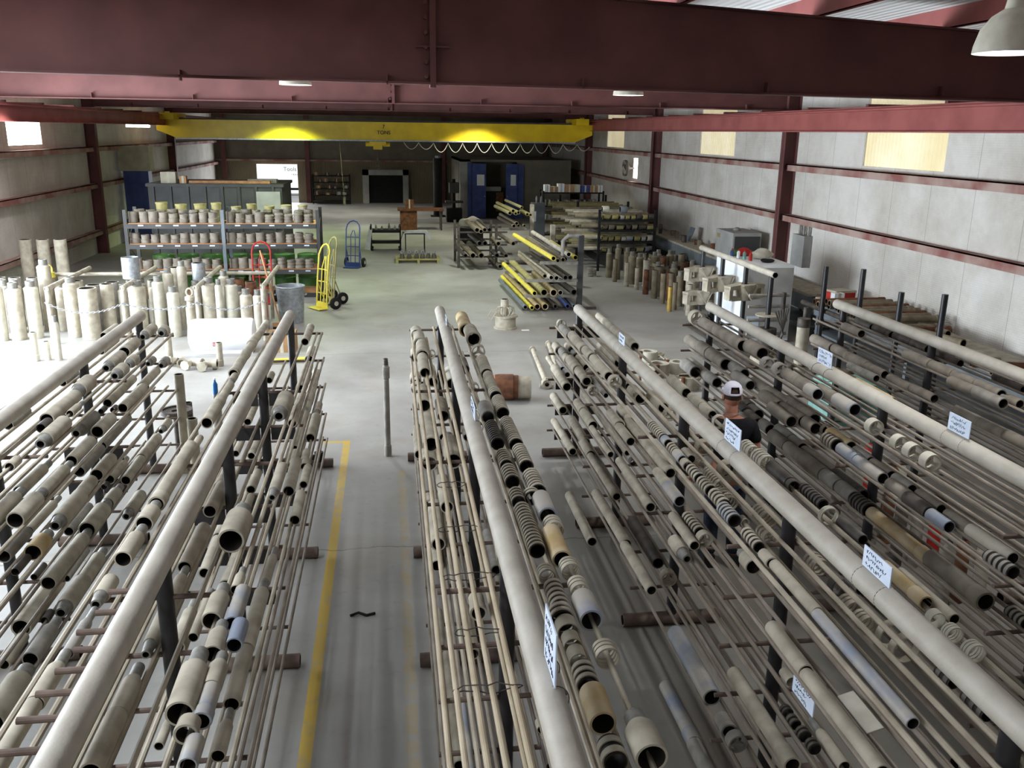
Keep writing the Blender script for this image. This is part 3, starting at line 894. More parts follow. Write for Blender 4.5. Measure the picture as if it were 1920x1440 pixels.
# lengthwise rods resting on the arms
SL={'A':(.14,.31),'BL':(.12,.31),'BR':(.24,.38),'CL':(.12,.29),'CR':(.2,.34),'DL':(.1,.24),'DR':(.11,.34),'E':(.08,.2),'F':(.13,.25)}
LN=['top','second','third','fourth','bottom','floor']
SN={'L':'left','R':'right'}
PN=['innermost','middle','outermost']
for R in 'ABCDEF':
    for sd in 'LR':
        s1,s2=SL.get(R+sd,SL.get(R)); sg=1 if sd=='R' else -1
        d=.055
        for l in range(5):
            if R in 'F' and sd=='R' and l>2: continue
            pos=[max(s1-d,.05),(s1+s2)/2,min(s2+d,.365)]
            rr=.0135
            if R=='C' and sd=='L' and l<2: continue
            for k,p in enumerate(pos):
                y1=FAR[R]-.02+random.uniform(-.12,.06); y0=2.3+random.uniform(0,.1)
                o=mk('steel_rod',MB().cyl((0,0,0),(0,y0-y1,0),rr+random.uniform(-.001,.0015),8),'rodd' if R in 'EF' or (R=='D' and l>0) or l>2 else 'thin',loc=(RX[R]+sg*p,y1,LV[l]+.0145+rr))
                tag(o,'thin steel rod, %s on the %s arms, %s of the %s rack'%(PN[k],LN[l],SN[sd],RN[R]),'rod','lengthwise rods on the racks')
# slim poles on the left arms of the third rack
for l in range(2):
    ps=[.08,.19,.25,.35] if l==0 else [.06,.22,.36]
    for k,p in enumerate(ps):
        y1=FAR['C']-random.uniform(.0,.9); a=random.uniform(-.02,.02)
        rr=.0125+.003*random.random()
        o=mk('slim_pole',MB().cyl((0,0,0),(a,2.3-y1,0),rr,10),'cane',loc=(RX['C']-p,y1,LV[l]+.0125+rr))
        tag(o,'slim tan pole, %s outwards on the %s arms, left of the third rack'%(ORD[k],LN[l]),'pole','slim poles on the third rack')
for k,(y,w) in enumerate([(5.6,.2),(4.9,.26),(4.3,.3),(3.75,.22),(3.3,.3)]):
    pts=[]
    for i in range(24):
        a=2*PI*i/24; pts.append((w/2*math.cos(a),random.uniform(-.012,.012),.019*math.sin(a)))
    o=mk('tie_wire',MB().tube(pts,.003,5,closed=True),'wire',loc=(RX['C']-.2,y,LV[0]+.028))
    tag(o,'twisted wire tie round the slim poles, %s from the far end'%ORD[k],'wire','wire ties on the slim poles')
# ---------------------------------------------------------------- pipe pieces
KIND={'p':('pipe_section','plain pipe','pipe'),'c':('collared_pipe','collared pipe','pipe'),'n':('necked_sub','necked sub','pipe fitting'),'m':('tapered_sub','tapered sub','pipe fitting'),'k':('spoked_ring','spoked ring','ring'),'o':('ring_band','open ring','ring'),'r':('ribbed_sleeve','ribbed sleeve','sleeve'),'s':('coil_spring','coil spring','spring')}
CN={'t':'tan','e':'grey-brown','g':'grey','d':'dark','b':'blue-tinted','y':'yellowish','w':'pale'}
def piece(kind,L,r,c,loc,label,cat,group,rot=None,name=None,seg=20,nm=None):
    nm=nm or KIND[kind][0]
    if kind=='p':
        ch=min(.006,L*.1)
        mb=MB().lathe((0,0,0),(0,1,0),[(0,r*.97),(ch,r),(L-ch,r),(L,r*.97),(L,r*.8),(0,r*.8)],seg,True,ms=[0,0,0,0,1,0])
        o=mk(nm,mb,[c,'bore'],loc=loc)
    elif kind=='o':
        mb=MB().lathe((0,0,0),(0,1,0),[(0,r),(L,r),(L,r*.9),(0,r*.9)],seg+8,True); o=mk(nm,mb,[c],loc=loc)
    else:
        o=thing(nm,label,cat,loc)
        if kind=='c':
            q=min(.3*L,.12); rb=r*.9
            mk('body',MB().lathe((0,q,0),(0,1,0),[(0,rb),(L-q,rb),(L-q,rb*.8),(0,rb*.8)],seg,True,ms=[0,0,1,0]),[c,'bore'],o)
            mk('coupling',MB().lathe((0,0,0),(0,1,0),[(0,r*.96),(.006,r),(q-.008,r),(q,rb),(q,rb*.8),(0,rb*.84)],seg,True,ms=[0,0,0,0,1,0]),[c,'bore'],o)
        elif kind=='n':
            q=min(.28*L,.11); rn=r*.66
            mk('body',MB().lathe((0,0,0),(0,1,0),[(0,r*.97),(.006,r),(L-q-.03,r),(L-q,rn*1.12),(L-q,rn*.6),(.05,r*.78),(0,r*.82)],seg,True,ms=[0,0,0,0,1,1,0]),[c,'bore'],o)
            k=7; pr=[(L-q,rn)]
            for i in range(k): a=L-q+q*(i+.5)/k; pr+=[(a,rn*(1-.03*i/k)),(a+q*.25/k,rn*(.95-.03*i/k))]
            pr+=[(L,rn*.92),(L,rn*.6),(L-q,rn*.6)]
            mk('threaded_neck',MB().lathe((0,0,0),(0,1,0),pr,seg,True),'pin',o)
        elif kind=='m':
            q=min(.34*L,.1)
            mk('body',MB().lathe((0,q,0),(0,1,0),[(0,r*.8),(0,r*.93),(.015,r),(L-q-.006,r),(L-q,r*.97),(L-q,r*.5),(0,r*.45)],seg,True,ms=[0,0,0,0,0,1,0]),[c,'bore'],o)
            k=6; pr=[(0,r*.42),(0,r*.62)]
            for i in range(k): a=q*(i+.5)/k; rr=r*(.64+.2*i/k); pr+=[(a,rr),(a+q*.3/k,rr*.95)]
            pr+=[(q,r*.86),(q,r*.42)]
            mk('tapered_thread',MB().lathe((0,0,0),(0,1,0),pr,seg,True,ms=[0]*(len(pr)-1)+[1]),['pin','bore'],o)
        elif kind=='k':
            L2=min(L,r*1.3)
            mk('rim',MB().lathe((0,0,0),(0,1,0),[(0,r),(L2,r),(L2,r*.84),(0,r*.84)],seg+4,True),[c],o)
            sp=MB().lathe((0,L2*.3,0),(0,1,0),[(0,0),(0,r*.25),(L2*.3,r*.25),(L2*.3,0)],12)
            for i in range(3):
                a=PI/2+i*2*PI/3; sp.obox((r*.5*math.cos(a),L2*.45,r*.5*math.sin(a)),(r*.4*math.cos(a),0,r*.4*math.sin(a)),(0,L2*.15,0),(-r*.14*math.sin(a),0,r*.14*math.cos(a)))
            mk('spokes',sp,[c],o)
        elif kind=='r':
            mk('core',MB().lathe((0,0,0),(0,1,0),[(0,r*.88),(L,r*.88),(L,r*.76),(0,r*.76)],seg,True,ms=[0,0,1,0]),['bore','bore'],o)
            n=max(2,int(L/.042)); p=L/n; rg=MB()
            for i in range(n): rg.lathe((0,i*p,0),(0,1,0),[(p*.18,r*.86),(p*.18,r),(p*.7,r),(p*.7,r*.86)],seg,True)
            mk('rings',rg,[c],o)
        elif kind=='s':
            n=max(3,int(L/.046)); S=20; cb=MB(); hw=min(.013,L/n*.28); K=S*n
            for i in range(K+1):
                a=2*PI*i/S; y=hw+(L-2*hw)*i/K
                for rr,dy in ((r,-hw),(r,hw),(r*.9,hw),(r*.9,-hw)): cb.v.append((rr*math.cos(a),y+dy,rr*math.sin(a)))
            for i in range(K):
                for q in range(4): cb.f.append((i*4+q,i*4+(q+1)%4,i*4+4+(q+1)%4,i*4+4+q)); cb.m.append(0)
            cb.f+=[(0,1,2,3),(K*4+3,K*4+2,K*4+1,K*4)]; cb.m+=[0,0]
            mk('coil',cb,[c],o)
            e=MB().lathe((0,0,0),(0,1,0),[(0,r),(L*.06+.008,r),(L*.06+.008,r*.86),(0,r*.86)],seg,True)
            mk('end_ring',e,[c],o)
    tag(o,label,cat,group)
    if rot: o.rotation_euler=rot
    return o
rows={}
for ln in TUBES.strip().splitlines():
    w=ln.split(); key=w[0]; rows.setdefault(key,[]).append(w)
for key,v in rows.items():
    R,sd,l,slot=key; l=int(l)
    v.sort(key=lambda w:-float(w[2]))
    for i,w in enumerate(v):
        off,y,L,r=map(float,w[1:5]); kind,c=w[5]
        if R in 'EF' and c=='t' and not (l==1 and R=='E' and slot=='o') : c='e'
        sg=1 if sd=='R' else -1
        z=LV[l-1]+.015+r
        lab='%s %s, %s from far end, %s %s row, %s of %s rack'%(CN[c],KIND[kind][1],ORD[i],'inner' if slot=='i' else 'outer',LN[l-1],SN[sd],RN[R])
        if l==6: z=.11+r
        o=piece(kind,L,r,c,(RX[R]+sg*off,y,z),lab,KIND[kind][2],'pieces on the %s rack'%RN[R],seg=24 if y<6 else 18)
        o.rotation_euler=(0,0,random.uniform(-.012,.012))
# ---------------------------------------------------------------- hand written cards on the racks
def card(x,y1,y0,z0,z1,label,lines):
    t=thing('written_card',label,'sign',(x,y1,z0),0,'hand written cards on the racks')
    L=y1-y0; h=z1-z0
    mk('card',MB().box(-.003,.003,-L,0,0,h),'paper',t)
    s=MB(); rnd=random.Random(int(y1*100))
    for k in range(lines):
        zc=h*(1-(k+.65)/(lines+.3)); u=-.03; e=-L*rnd.uniform(.6,.93)
        while u>e:
            w=rnd.uniform(.008,.016); hh=h*.2/lines*1.6
            p=[(-.0035,u,zc+rnd.uniform(-hh,hh)) for u in (u,)]
            for q in range(3): p.append((-.0035,u-w*(q+1)/3,zc+rnd.uniform(-hh,hh)))
            s.tube(p,.0016,4); u-=w+.006
    mk('handwriting',s,'ink',t)
    if z0>1.9:
        for yy in (-.02,-L+.02):
            mk('tie_wire',MB().tube([(.060*math.cos(a),yy,1.9-z0+.060*math.sin(a)) for a in [i*2*PI/20 for i in range(20)]],.0022,5,closed=True),'wire',t)
card(2.278,5.64,5.36,1.962,2.11,'white hand written card on the fourth rack rail, before the man in the cap',4)
card(2.278,3.74,3.49,1.962,2.07,'white hand written card on the near part of the fourth rack rail',3)
card(2.278,8.63,8.41,1.962,2.06,'small hand written card near the far end of the fourth rack rail',2)
card(1.995,3.76,3.53,1.255,1.36,'blue-white hand written card hanging low on the left of the fourth rack',3)
card(3.99,5.69,5.44,1.962,2.09,'pale blue hand written card on the near part of the fifth rack rail',3)
card(3.93,7.64,7.37,1.97,2.11,'pale blue hand written card near the middle of the fifth rack rail',3)
card(.58,3.14,2.9,1.962,2.19,'tall hand written card seen edge-on, near end of the third rack rail',4)
card(.58,9.73,9.5,1.962,2.05,'white card at the far end of the third rack rail',2)
card(.58,6.5,6.18,1.962,2.06,'white card on the middle of the third rack rail',2)
o=mk('plastic_sheet',MB().obox((0,0,0),(.04,0,.012),(.0,.14,0),(0,0,.003)),'w',loc=(2.13,3.36,1.4)); tag(o,'shiny pale plastic sheet lying on the left rods of the fourth rack','sheet')
# ---------------------------------------------------------------- left side: standing subs behind the chain
def stand(x,y,h,r,kind,c,label,group,cat='pipe fitting'):
    o=piece(kind,h,r*(1.12 if y>17.5 else 1),c,(x,y,0),label,cat,group,rot=(PI/2,0,random.uniform(0,6)),nm={'n':'standing_sub','p':'standing_pipe','c':'standing_pipe','m':'standing_sub'}[kind],seg=22); return o
FR=[(-7.47,17.93,1.15,.11,'n','w'),(-7.18,18.0,1.11,.125,'n','t'),(-6.91,18.12,1.12,.118,'n','w'),(-6.2,18.2,1.18,.13,'n','t'),(-5.83,17.96,1.0,.155,'p','t'),(-5.55,18.25,1.03,.11,'p','t'),(-5.3,18.4,1.0,.09,'n','w'),(-4.98,18.2,1.1,.145,'n','t'),(-4.6,18.3,1.17,.1,'n','w'),(-4.27,18.05,1.0,.105,'n','w'),(-3.6,18.15,1.16,.12,'n','t'),(-3.4,18.08,1.13,.065,'n','w'),(-3.18,18.2,1.12,.115,'n','w'),(-2.87,18.0,.95,.105,'n','t'),(-2.65,18.0,.93,.085,'n','w')]
RWS=[('front',FR),('second',[(-7.62,18.65,1.06,.1,'n','g'),(-7.38,18.6,1.07,.1,'n','t'),(-7.1,18.6,1.03,.1,'n','t'),(-6.89,18.85,1.43,.115,'n','t'),(-6.58,18.75,1.0,.1,'n','t'),(-6.3,18.85,1.0,.11,'p','t'),(-5.92,18.65,.95,.13,'p','g'),(-5.62,18.85,.97,.12,'p','g'),(-5.28,18.85,1.0,.1,'n','t'),(-5.03,18.75,1.07,.09,'n','t'),(-4.78,18.72,1.0,.1,'n','t'),(-4.5,18.75,1.27,.095,'n','t'),(-4.21,18.7,1.41,.085,'n','t'),(-3.98,18.75,1.0,.1,'n','t'),(-3.72,18.7,1.0,.1,'n','t'),(-3.4,18.7,1.21,.09,'n','t'),(-3.12,18.75,.88,.09,'n','t'),(-2.87,18.7,.98,.1,'p','rust'),(-2.62,18.6,.95,.08,'n','t')]),('rear',[(-7.9,19.25,1.02,.1,'p','g'),(-7.6,19.2,1.02,.1,'p','g'),(-7.3,19.3,1.0,.1,'p','g'),(-7.0,19.25,1.0,.1,'n','g'),(-5.7,19.25,.9,.12,'n','t'),(-5.35,19.2,.95,.11,'n','t'),(-4.9,19.2,.95,.11,'p','t'),(-4.45,19.25,1.2,.12,'p','t'),(-3.98,19.2,1.3,.12,'p','galv'),(-3.55,19.2,1.0,.1,'n','t'),(-3.2,19.25,.95,.1,'p','rust')])]
for rn,v in RWS:
    for i,(x,y,h,r,k,c) in enumerate(v):
        cn={'w':'pale','t':'tan','g':'grey','rust':'rusty','galv':'silver'}[c]
        stand(x,y,h,r,k,c,'%s standing %s, %s from left in the %s row behind the chain'%(cn,'sub with grey neck' if k=='n' else 'pipe',ORD[i],rn),'standing subs behind the chain')
for i,x in enumerate((-8.75,-8.35,-7.95)):
    stand(x,23.0,1.35,.13,'p','t','tall tan cylinder by the left wall behind the subs, %s from left'%ORD[i],'cylinders by the left wall')
t=thing('lifting_sub','tan standing sub with a lifting eye on top, behind the chain','pipe fitting',(-3.94,18.0,0))
mk('body',MB().lathe((0,0,0),(0,0,1),[(0,0),(0,.095),(.6,.095),(.62,.07),(.72,.07),(.74,.1),(.8,.1),(.83,.05),(.83,0)],22),'t',t)
mk('lifting_eye',MB().tube([(.06*math.cos(a),0,.89+.075*math.sin(a)) for a in [i*2*PI/16 for i in range(16)]],.02,8,closed=True),'t',t)
t=thing('red_banded_pipe','slim standing pipe with a red band at the right end of the subs','pipe',(-2.49,17.75,0))
mk('body',MB().pipe((0,0,0),(0,0,1.0),.05,16),['t','bore'],t); mk('band',MB().pipe((0,0,.42),(0,0,.72),.055,16),['redp','bore'],t)
o=mk('steel_can',MB().lathe((0,0,0),(0,0,1),[(0,0),(0,.165),(.42,.165),(.42,.155),(.02,.155),(.02,0)],26),'galv',loc=(-5.13,18.5,1.1)); tag(o,'shiny steel can standing on top of the standing subs','can')
t=thing('pipe_barrier','tan pipe barrier frame holding the standing subs','barrier',(-4.8,19.7,0))
mk('rail',MB().cyl((-2.25,0,1.0),(2.2,0,1.0),.04,12),'t',t)
for i,x in enumerate((-1.6,-.25,1.1,2.33)):
    mk('post',MB().pipe((x,-2.15,0),(x,-2.15,1.1),.05,14),['t','bore'],t)
    mk('arm',MB().pipe((x,-2.2,1.06),(x,.35,1.08),.045,14),['t','bore'],t)
for x in (-2.25,2.2): mk('post',MB().cyl((x,0,0),(x,0,1.0),.04,12),'t',t)
cp=[(-6.42,.8),(-5.91,.62),(-5.05,.78),(-4.4,.66),(-3.7,.78),(-3.1,.63),(-2.47,.8)]
ch=MB(); k=0
for (xa,za),(xm,zm),(xb,zb) in ((cp[0],cp[1],cp[2]),(cp[2],cp[3],cp[4]),(cp[4],cp[5],cp[6])):
    n=int((xb-xa)/.045)
    for i in range(n+1):
        s=i/n; x=xa+(xb-xa)*s; z=za+(zb-za)*s-(za-zm)*4*s*(1-s); a=math.atan(-(za-zm)*4*(1-2*s)/(xb-xa))
        pts=[]
        for j in range(8):
            q=2*PI*j/8; u=.03*math.cos(q); w=.015*math.sin(q); dy,dz=(w,0) if k%2 else (0,w)
            pts.append((x+u*math.cos(a)-dz*math.sin(a),17.47+dy,z+u*math.sin(a)+dz*math.cos(a)))
        ch.tube(pts,.006,5,closed=True); k+=1
o=mk('chain',ch,'galv'); tag(o,'pale steel chain hung across the front of the standing subs','chain'); o['kind']='stuff'; del o['kind']
# white tank
t=thing('white_tank','white plastic tank lying on the floor before the standing subs','tank',(-3.13,16.72,0))
prof=[(0,.0),(0,.2),(.03,.28),(.1,.3),(1.1,.31),(1.15,.29),(1.17,.2),(1.17,0)]
mk('shell',MB().lathe((-.585,0,.31),(1,0,0),prof,30),'tank',t)
mk('skid',MB().box(-.5,.55,-.22,.22,0,.06),'tank',t)
mk('emblem',MB().tube([(-.13,-.308,.23),(-.05,-.308,.23),(-.05,-.3,.17),(-.13,-.3,.17)],.008,6,closed=True).cyl((-.12,-.307,.2),(-.06,-.307,.2),.006,6),'redp',t)
def small(x,y,h,r,lab,k='p'): stand(x,y,h,r,k,'w' if x<-5 else 't',lab,'short pipes on the open floor')
small(-6.25,16.23,.52,.065,'short pale pipe standing on sunlit floor, leftmost of three','c')
small(-6.07,16.28,.34,.055,'shortest pale pipe standing on sunlit floor, middle of three','c')
small(-5.88,16.26,.8,.06,'tall pale sub standing on sunlit floor, rightmost of three','n')
small(-3.96,16.1,.52,.06,'short tan pipe standing alone before the white tank')
for i,(x,y,a) in enumerate(((-3.72,15.72,.3),(-3.47,15.5,1.2),(-3.22,15.38,1.5))):
    t=thing('elbow_fitting','tan elbow fitting on the floor before the white tank, %s from left'%ORD[i],'pipe fitting',(x,y,0),a,'elbow fittings before the tank')
    mk('body',MB().tube([(-.16,0,.09),(-.05,0,.09),(0,0,.09),(.02,-.05,.09),(.02,-.16,.09)],.06,12),'t',t)
    mk('flange',MB().pipe((.02,-.14,.09),(.02,-.21,.09),.09,18,.55),['t','bore'],t); mk('collar',MB().cyl((-.12,0,.09),(-.19,0,.09),.085,8),'t',t)
small(-3.0,15.6,.42,.06,'short tan pipe standing beside the elbow fittings','c')
# grey shelving
sh=thing('steel_shelving','grey two-bay steel shelving full of grooved collars, behind the standing subs','shelving',(-3.98,22.3,0))
for x in (-2.22,0,2.23):
    for y in (0,.9): mk('upright',MB().box(x-.04,x+.04,y-.03,y+.03,0,2.12),'darkgrey' if x else 'bluegrey',sh)
    mk('brace',MB().cyl((x,0,.2),(x,.9,.75),.012,6).cyl((x,.9,.75),(x,0,1.3),.012,6).cyl((x,0,1.3),(x,.9,1.9),.012,6),'darkgrey',sh)
SZ=[1.8,1.32,.7,.12]
for z in SZ:
    for x0,x1 in ((-2.18,-.04),(.04,2.19)):
        mk('shelf_board',MB().box(x0,x1,.0,.9,z-.02,z),'wood',sh)
        bm=mk('beam',MB().box(x0,x1,-.04,0,z-.12,z-.015),'darkgrey',sh); mk('beam',MB().box(x0,x1,.9,.94,z-.12,z-.015),'darkgrey',sh)
        if z>.5:
            for k in range(5): mk('label',MB().box(x0+.25+k*.4,x0+.37+k*.4,-.046,-.041,z-.06,z-.03),'paper',bm)
def collar(var):
    r=.112; e=1.32
    if var==0: pr=[(0,r*.8),(0,r),(.05,r),(.05,r*.93),(.06,r*.93),(.06,r),(.12,r),(.12,r*.93),(.13,r*.93),(.13,r),(.18,r),(.18,r*.8)]
    elif var==1: pr=[(0,r*.75),(0,r*1.02),(.07,r*1.02),(.08,r*.9),(.15,r*.9),(.17,r*.95),(.17,r*.75)]
    else: pr=[(0,r*.6),(0,r),(.03,r),(.05,r*.85),(.08,r),(.11,r*.85),(.14,r),(.17,r*.8),(.17,r*.6)]
    return MB().lathe((0,0,0),(0,0,1),[(a*e,q) for a,q in pr],20,True)
protos=[mk('grooved_collar',collar(v),'e',loc=(0,0,-5)) for v in range(3)]; used=set()
for li,z in enumerate(SZ[:3]):
    for bay,(x0,n,dx) in enumerate(((-6.06,9,.228),(-3.82,9,.228))):
        for i in range(n):
            v=2 if (bay and i>3 and random.random()<.8) else random.choice((0,0,1))
            o=protos[v] if v not in used else protos[v].copy()
            if v in used: COL.objects.link(o)
            used.add(v)
            o.location=(x0+i*dx+random.uniform(-.012,.012),22.5+random.uniform(0,.03),z); s=random.uniform(.9,1.06); o.scale=(s,s,random.uniform(.85,1.12)); o.rotation_euler=(0,0,random.uniform(0,6))
            tag(o,'grooved steel collar, %s from left on the %s shelf, %s bay of grey shelving'%(ORD[i],('top','middle','lower')[li],('left','right')[bay]),'collar','collars on the grey shelving')
for i in range(16):
    bay=i//8; o=protos[(0,1,2)[i%3]].copy(); COL.objects.link(o)
    o.location=((-5.98,-3.75)[bay]+(i%8)*.25,22.78,SZ[0]); o.scale=(1,1,1.25); tag(o,'grooved steel collar, %s from left in the back row of the top shelf, %s bay'%(ORD[i%8],('left','right')[bay]),'collar','collars on the grey shelving')
for i,x in enumerate((-5.5,-5.05,-4.6,-4.22,-3.75,-3.38,-2.95,-2.55,-2.15)):
    h=random.uniform(.32,.46); r=random.uniform(.11,.14)
    t=thing('pail','olive pail at the back of the top grey shelf, %s from left'%ORD[i],'pail',(x,22.95,1.8),0,'pails on the top shelf')
    mk('body',MB().lathe((0,0,0),(0,0,1),[(0,0),(0,r*.9),(h,r),(h,0)],20),random.choice(('olive','t','olive')),t); mk('rim',MB().lathe((0,0,h),(0,0,1),[(-.04,r),(-.04,r+.008),(.004,r+.008),(.004,r*.9)],20),'olive',t)
for i in range(7):
    x=-5.75+i*.6
    t=thing('green_drum','green steel drum standing behind the grey shelving, %s from left'%ORD[i],'drum',(x,23.75,0),0,'green drums behind the shelving')
    mk('body',MB().lathe((0,0,0),(0,0,1),[(0,0),(0,.27),(.28,.27),(.295,.285),(.31,.27),(.58,.27),(.595,.285),(.61,.27),(.88,.27),(.88,.255),(.86,.255),(.86,0)],24),'green',t); mk('bung',MB().cyl((.12,0,.86),(.12,0,.875),.03,10),'galv',t)
# dark container with clutter on top
t=thing('steel_container','dark grey steel container behind the shelving, with clutter on its roof','container',(-4.9,26.2,0))
mk('body',MB().box(-1.7,1.9,0,2.4,0,2.42),'darkgrey',t); mk('roof_edge',MB().box(-1.75,1.95,-.04,2.44,2.42,2.5),'darkgrey',t)
for k in range(8): mk('rib',MB().box(-1.6+k*.46,-1.53+k*.46,-.05,0,.1,2.42),'darkgrey',t)
mk('end_panel',MB().box(1.2,1.85,-.06,-.051,1.3,2.3),'greyp',t)
def boxthing(name,lab,cat,x,y,z,sx,sy,sz,m,rz=0,grp=None,lid=None):
    t=thing(name,lab,cat,(x,y,z),rz,grp); mk('body',MB().box(-sx/2,sx/2,-sy/2,sy/2,0,sz),m,t)
    if lid: mk('lid',MB().box(-sx/2-.01,sx/2+.01,-sy/2-.01,sy/2+.01,sz,sz+.04),lid,t)
    else: mk('tape',MB().box(-.03,.03,-sy/2-.002,sy/2+.002,-.0,sz+.002),'w',t)
    return t
boxthing('carton','pale carton on the left part of the dark container roof','box',-6.1,26.6,2.5,.4,.3,.3,'tarp')
boxthing('carton','small brown carton on the dark container roof beside the pale one','box',-5.7,26.5,2.5,.18,.2,.2,'card')
o=mk('plank',MB().box(-1.1,1.1,-.15,.15,0,.07),'wood',loc=(-4.45,26.6,2.5)); tag(o,'long plank lying on the dark container roof','plank')
o=mk('tray',MB().box(-.4,.4,-.2,.2,0,.1),'g',loc=(-3.6,26.95,2.57)); o.location.z=2.5; tag(o,'grey tray at the right end of the dark container roof','tray')
t=thing('air_cooler','tan box cooler on a blue stand at the far left wall','cooler',(-8.85,34.2,0)); mk('stand',MB().box(-.45,.4,-.4,.1,0,2.5),'blue',t); mk('housing',MB().box(-.55,.5,-.5,.1,2.5,3.35),'tarp',t)
# galvanised bin, broom, hand trucks
t=thing('rubbish_bin','galvanised rubbish bin standing right of the standing subs','bin',(-2.15,19.3,0))
mk('body',MB().lathe((0,0,0),(0,0,1),[(0,0),(0,.25),(.25,.265),(.26,.272),(.28,.267),(.62,.29),(.64,.3),(.78,.3),(.78,.285),(.03,.24),(.03,0)],32),'galv',t)
mk('rim',MB().tube([(.302*math.cos(a),.302*math.sin(a),.78) for a in [i*2*PI/32 for i in range(32)]],.014,6,closed=True),'galv',t)
for s in (-1,1): mk('handle',MB().tube([(s*.295,-.07,.6),(s*.33,-.07,.6),(s*.33,.07,.6),(s*.295,.07,.6)],.01,6),'galv',t)
t=thing('broom','wooden handled broom leaning between the subs and the bin','broom',(-2.3,18.55,0))
mk('handle',MB().cyl((0,0,.12),(-.34,.12,1.62),.016,8),'wood',t); mk('head',MB().box(-.16,.16,-.03,.03,.06,.14),'wood',t); mk('bristles',MB().box(-.155,.155,-.025,.025,0,.06),'black',t)
def hand_truck(x,y,rz,m,lab,h=1.5,wh=.14):
    t=thing('hand_truck',lab,'hand truck',(x,y,0),rz,'hand trucks')
    w=.21; f=MB(); pts=[(-w,0,.12),(-w,.05,.7),(-w,.12,h-.25)]
    for i in range(7):
        a=PI*i/6; pts.append((-w*math.cos(a),.13+.06*math.sin(a),h-.25+.23*math.sin(a)))
    pts+=[(w,.12,h-.25),(w,.05,.7),(w,0,.12)]; f.tube(pts,.02,8); mk('frame',f,m,t)
    c=MB()
    for z in (.35,.62,.9): c.tube([(-w,.03+z*.05,z),(0,.07+z*.05,z),(w,.03+z*.05,z)],.014,6)
    mk('cross_bars',c,m,t); mk('centre_bar',MB().tube([(-.07,.01,.15),(-.07,.1,.95),(-.02,.16,h-.3)],.014,6),m,t); mk('centre_bar',MB().tube([(.07,.01,.15),(.07,.1,.95),(.02,.16,h-.3)],.014,6),m,t)
    mk('toe_plate',MB().box(-.24,.24,-.22,.02,.02,.035).box(-.24,.24,0,.02,.02,.16),m,t)
    br=MB()
    for s in (-1,1): br.tube([(s*w,.04,.6),(s*.2,.2,wh+.02)],.013,6)
    mk('axle_brace',br,m,t)
    for s in (-1,1):
        wl=mk('wheel',MB().lathe((s*.27-.04,.2,wh),(1,0,0),[(0,.05),(0,wh*.8),(.015,wh),(.065,wh),(.08,wh*.8),(.08,.05)],20,True),'black',t); mk('hub',MB().cyl((s*.27-.045,.2,wh),(s*.27+.045,.2,wh),.055,14),'w',wl)
    return t
t=thing('lifting_post','yellow lifting cap standing among the rear pipes at far left','lifting gear',(-7.05,19.55,0)); mk('stem',MB().cyl((0,0,0),(0,0,.95),.1,16),'t',t); mk('cap',MB().lathe((0,0,.95),(0,0,1),[(0,.11),(.02,.12),(.12,.1),(.14,0)],20),'yellow2',t); mk('eye',MB().tube([(.065*math.cos(a),0,1.12+.09*math.sin(a)) for a in [i*2*PI/16 for i in range(16)]],.022,8,closed=True),'yellow2',t)
hand_truck(-1.62,20.75,-.95,'yellow2','yellow hand truck with looped handle beside the shelving, nearest one')
hand_truck(-1.48,21.45,-1.05,'olive','yellowed hand truck standing just behind the yellow one',1.58)
hand_truck(-3.02,21.5,.1,'redp','red hand truck standing before the grey shelving',1.46)
hand_truck(-1.15,27.2,-.3,'blue','blue hand truck in the gap beyond the shelving',1.4)
# fittings between the first two racks
stand(-2.5,10.5,1.22,.055,'p','t','tall tan pipe standing between the first and second racks','standing pipes between the first two racks','pipe')
for i,(x,y,h,r,c,l) in enumerate(((-2.36,10.35,.72,.06,'t','shorter tan pipe standing beside the tallest one between first two racks'),(-2.62,11.35,.62,.05,'d','dark pipe standing leftmost in the cluster between first two racks'),(-2.3,11.5,.68,.06,'g','grey pipe under the water bottle between first two racks'),(-2.05,11.9,.5,.07,'t','squat tan pipe rightmost in the cluster between first two racks'),(-1.72,12.15,.55,.045,'g','slim grey pipe standing behind the second rack'))):
    stand(x,y,h,r,'n' if i in (2,4) else 'p',c,l,'standing pipes between the first two racks','pipe')
t=thing('water_bottle','clear and blue water bottle standing on a grey pipe between the racks','bottle',(-2.3,11.5,.68)); mk('bottle',MB().lathe((0,0,0),(0,0,1),[(0,0),(0,.033),(.13,.033),(.17,.014),(.19,.014),(.19,0)],14),'glass',t); mk('cap',MB().cyl((0,0,.19),(0,0,.21),.015,10),'whitep',t)
t=thing('gear_plate','dark round flange plate lying among the pipes between the racks','plate',(-2.66,10.9,.62)); mk('plate',MB().lathe((0,0,0),(0,0,1),[(0,.06),(0,.19),(.03,.19),(.03,.06)],24,True),'d',t)
mk('rim',MB().lathe((0,0,.03),(0,0,1),[(0,.16),(.02,.16),(.02,.19),(0,.19)],24,True),'d',t); mk('stand',MB().cyl((0,0,-.62),(0,0,0),.05,12),'d',t)
t=thing('standing_tool','slim grey drill tool standing upright on the open floor in the middle aisle','tool',(-.1,10.82,0))
mk('shaft',MB().lathe((0,0,0),(0,0,1),[(0,0),(0,.047),(.14,.047),(.15,.038),(1.02,.036),(1.03,.046),(1.17,.046),(1.18,.034),(1.2,.034),(1.2,0)],18),'g',t)
mk('threaded_pin',MB().lathe((0,0,1.2),(0,0,1),[(0,.03),(.03,.032),(.04,.027),(.055,.031),(.065,.026),(.08,.029),(.08,.014),(0,.014)],16,True),'d',t)
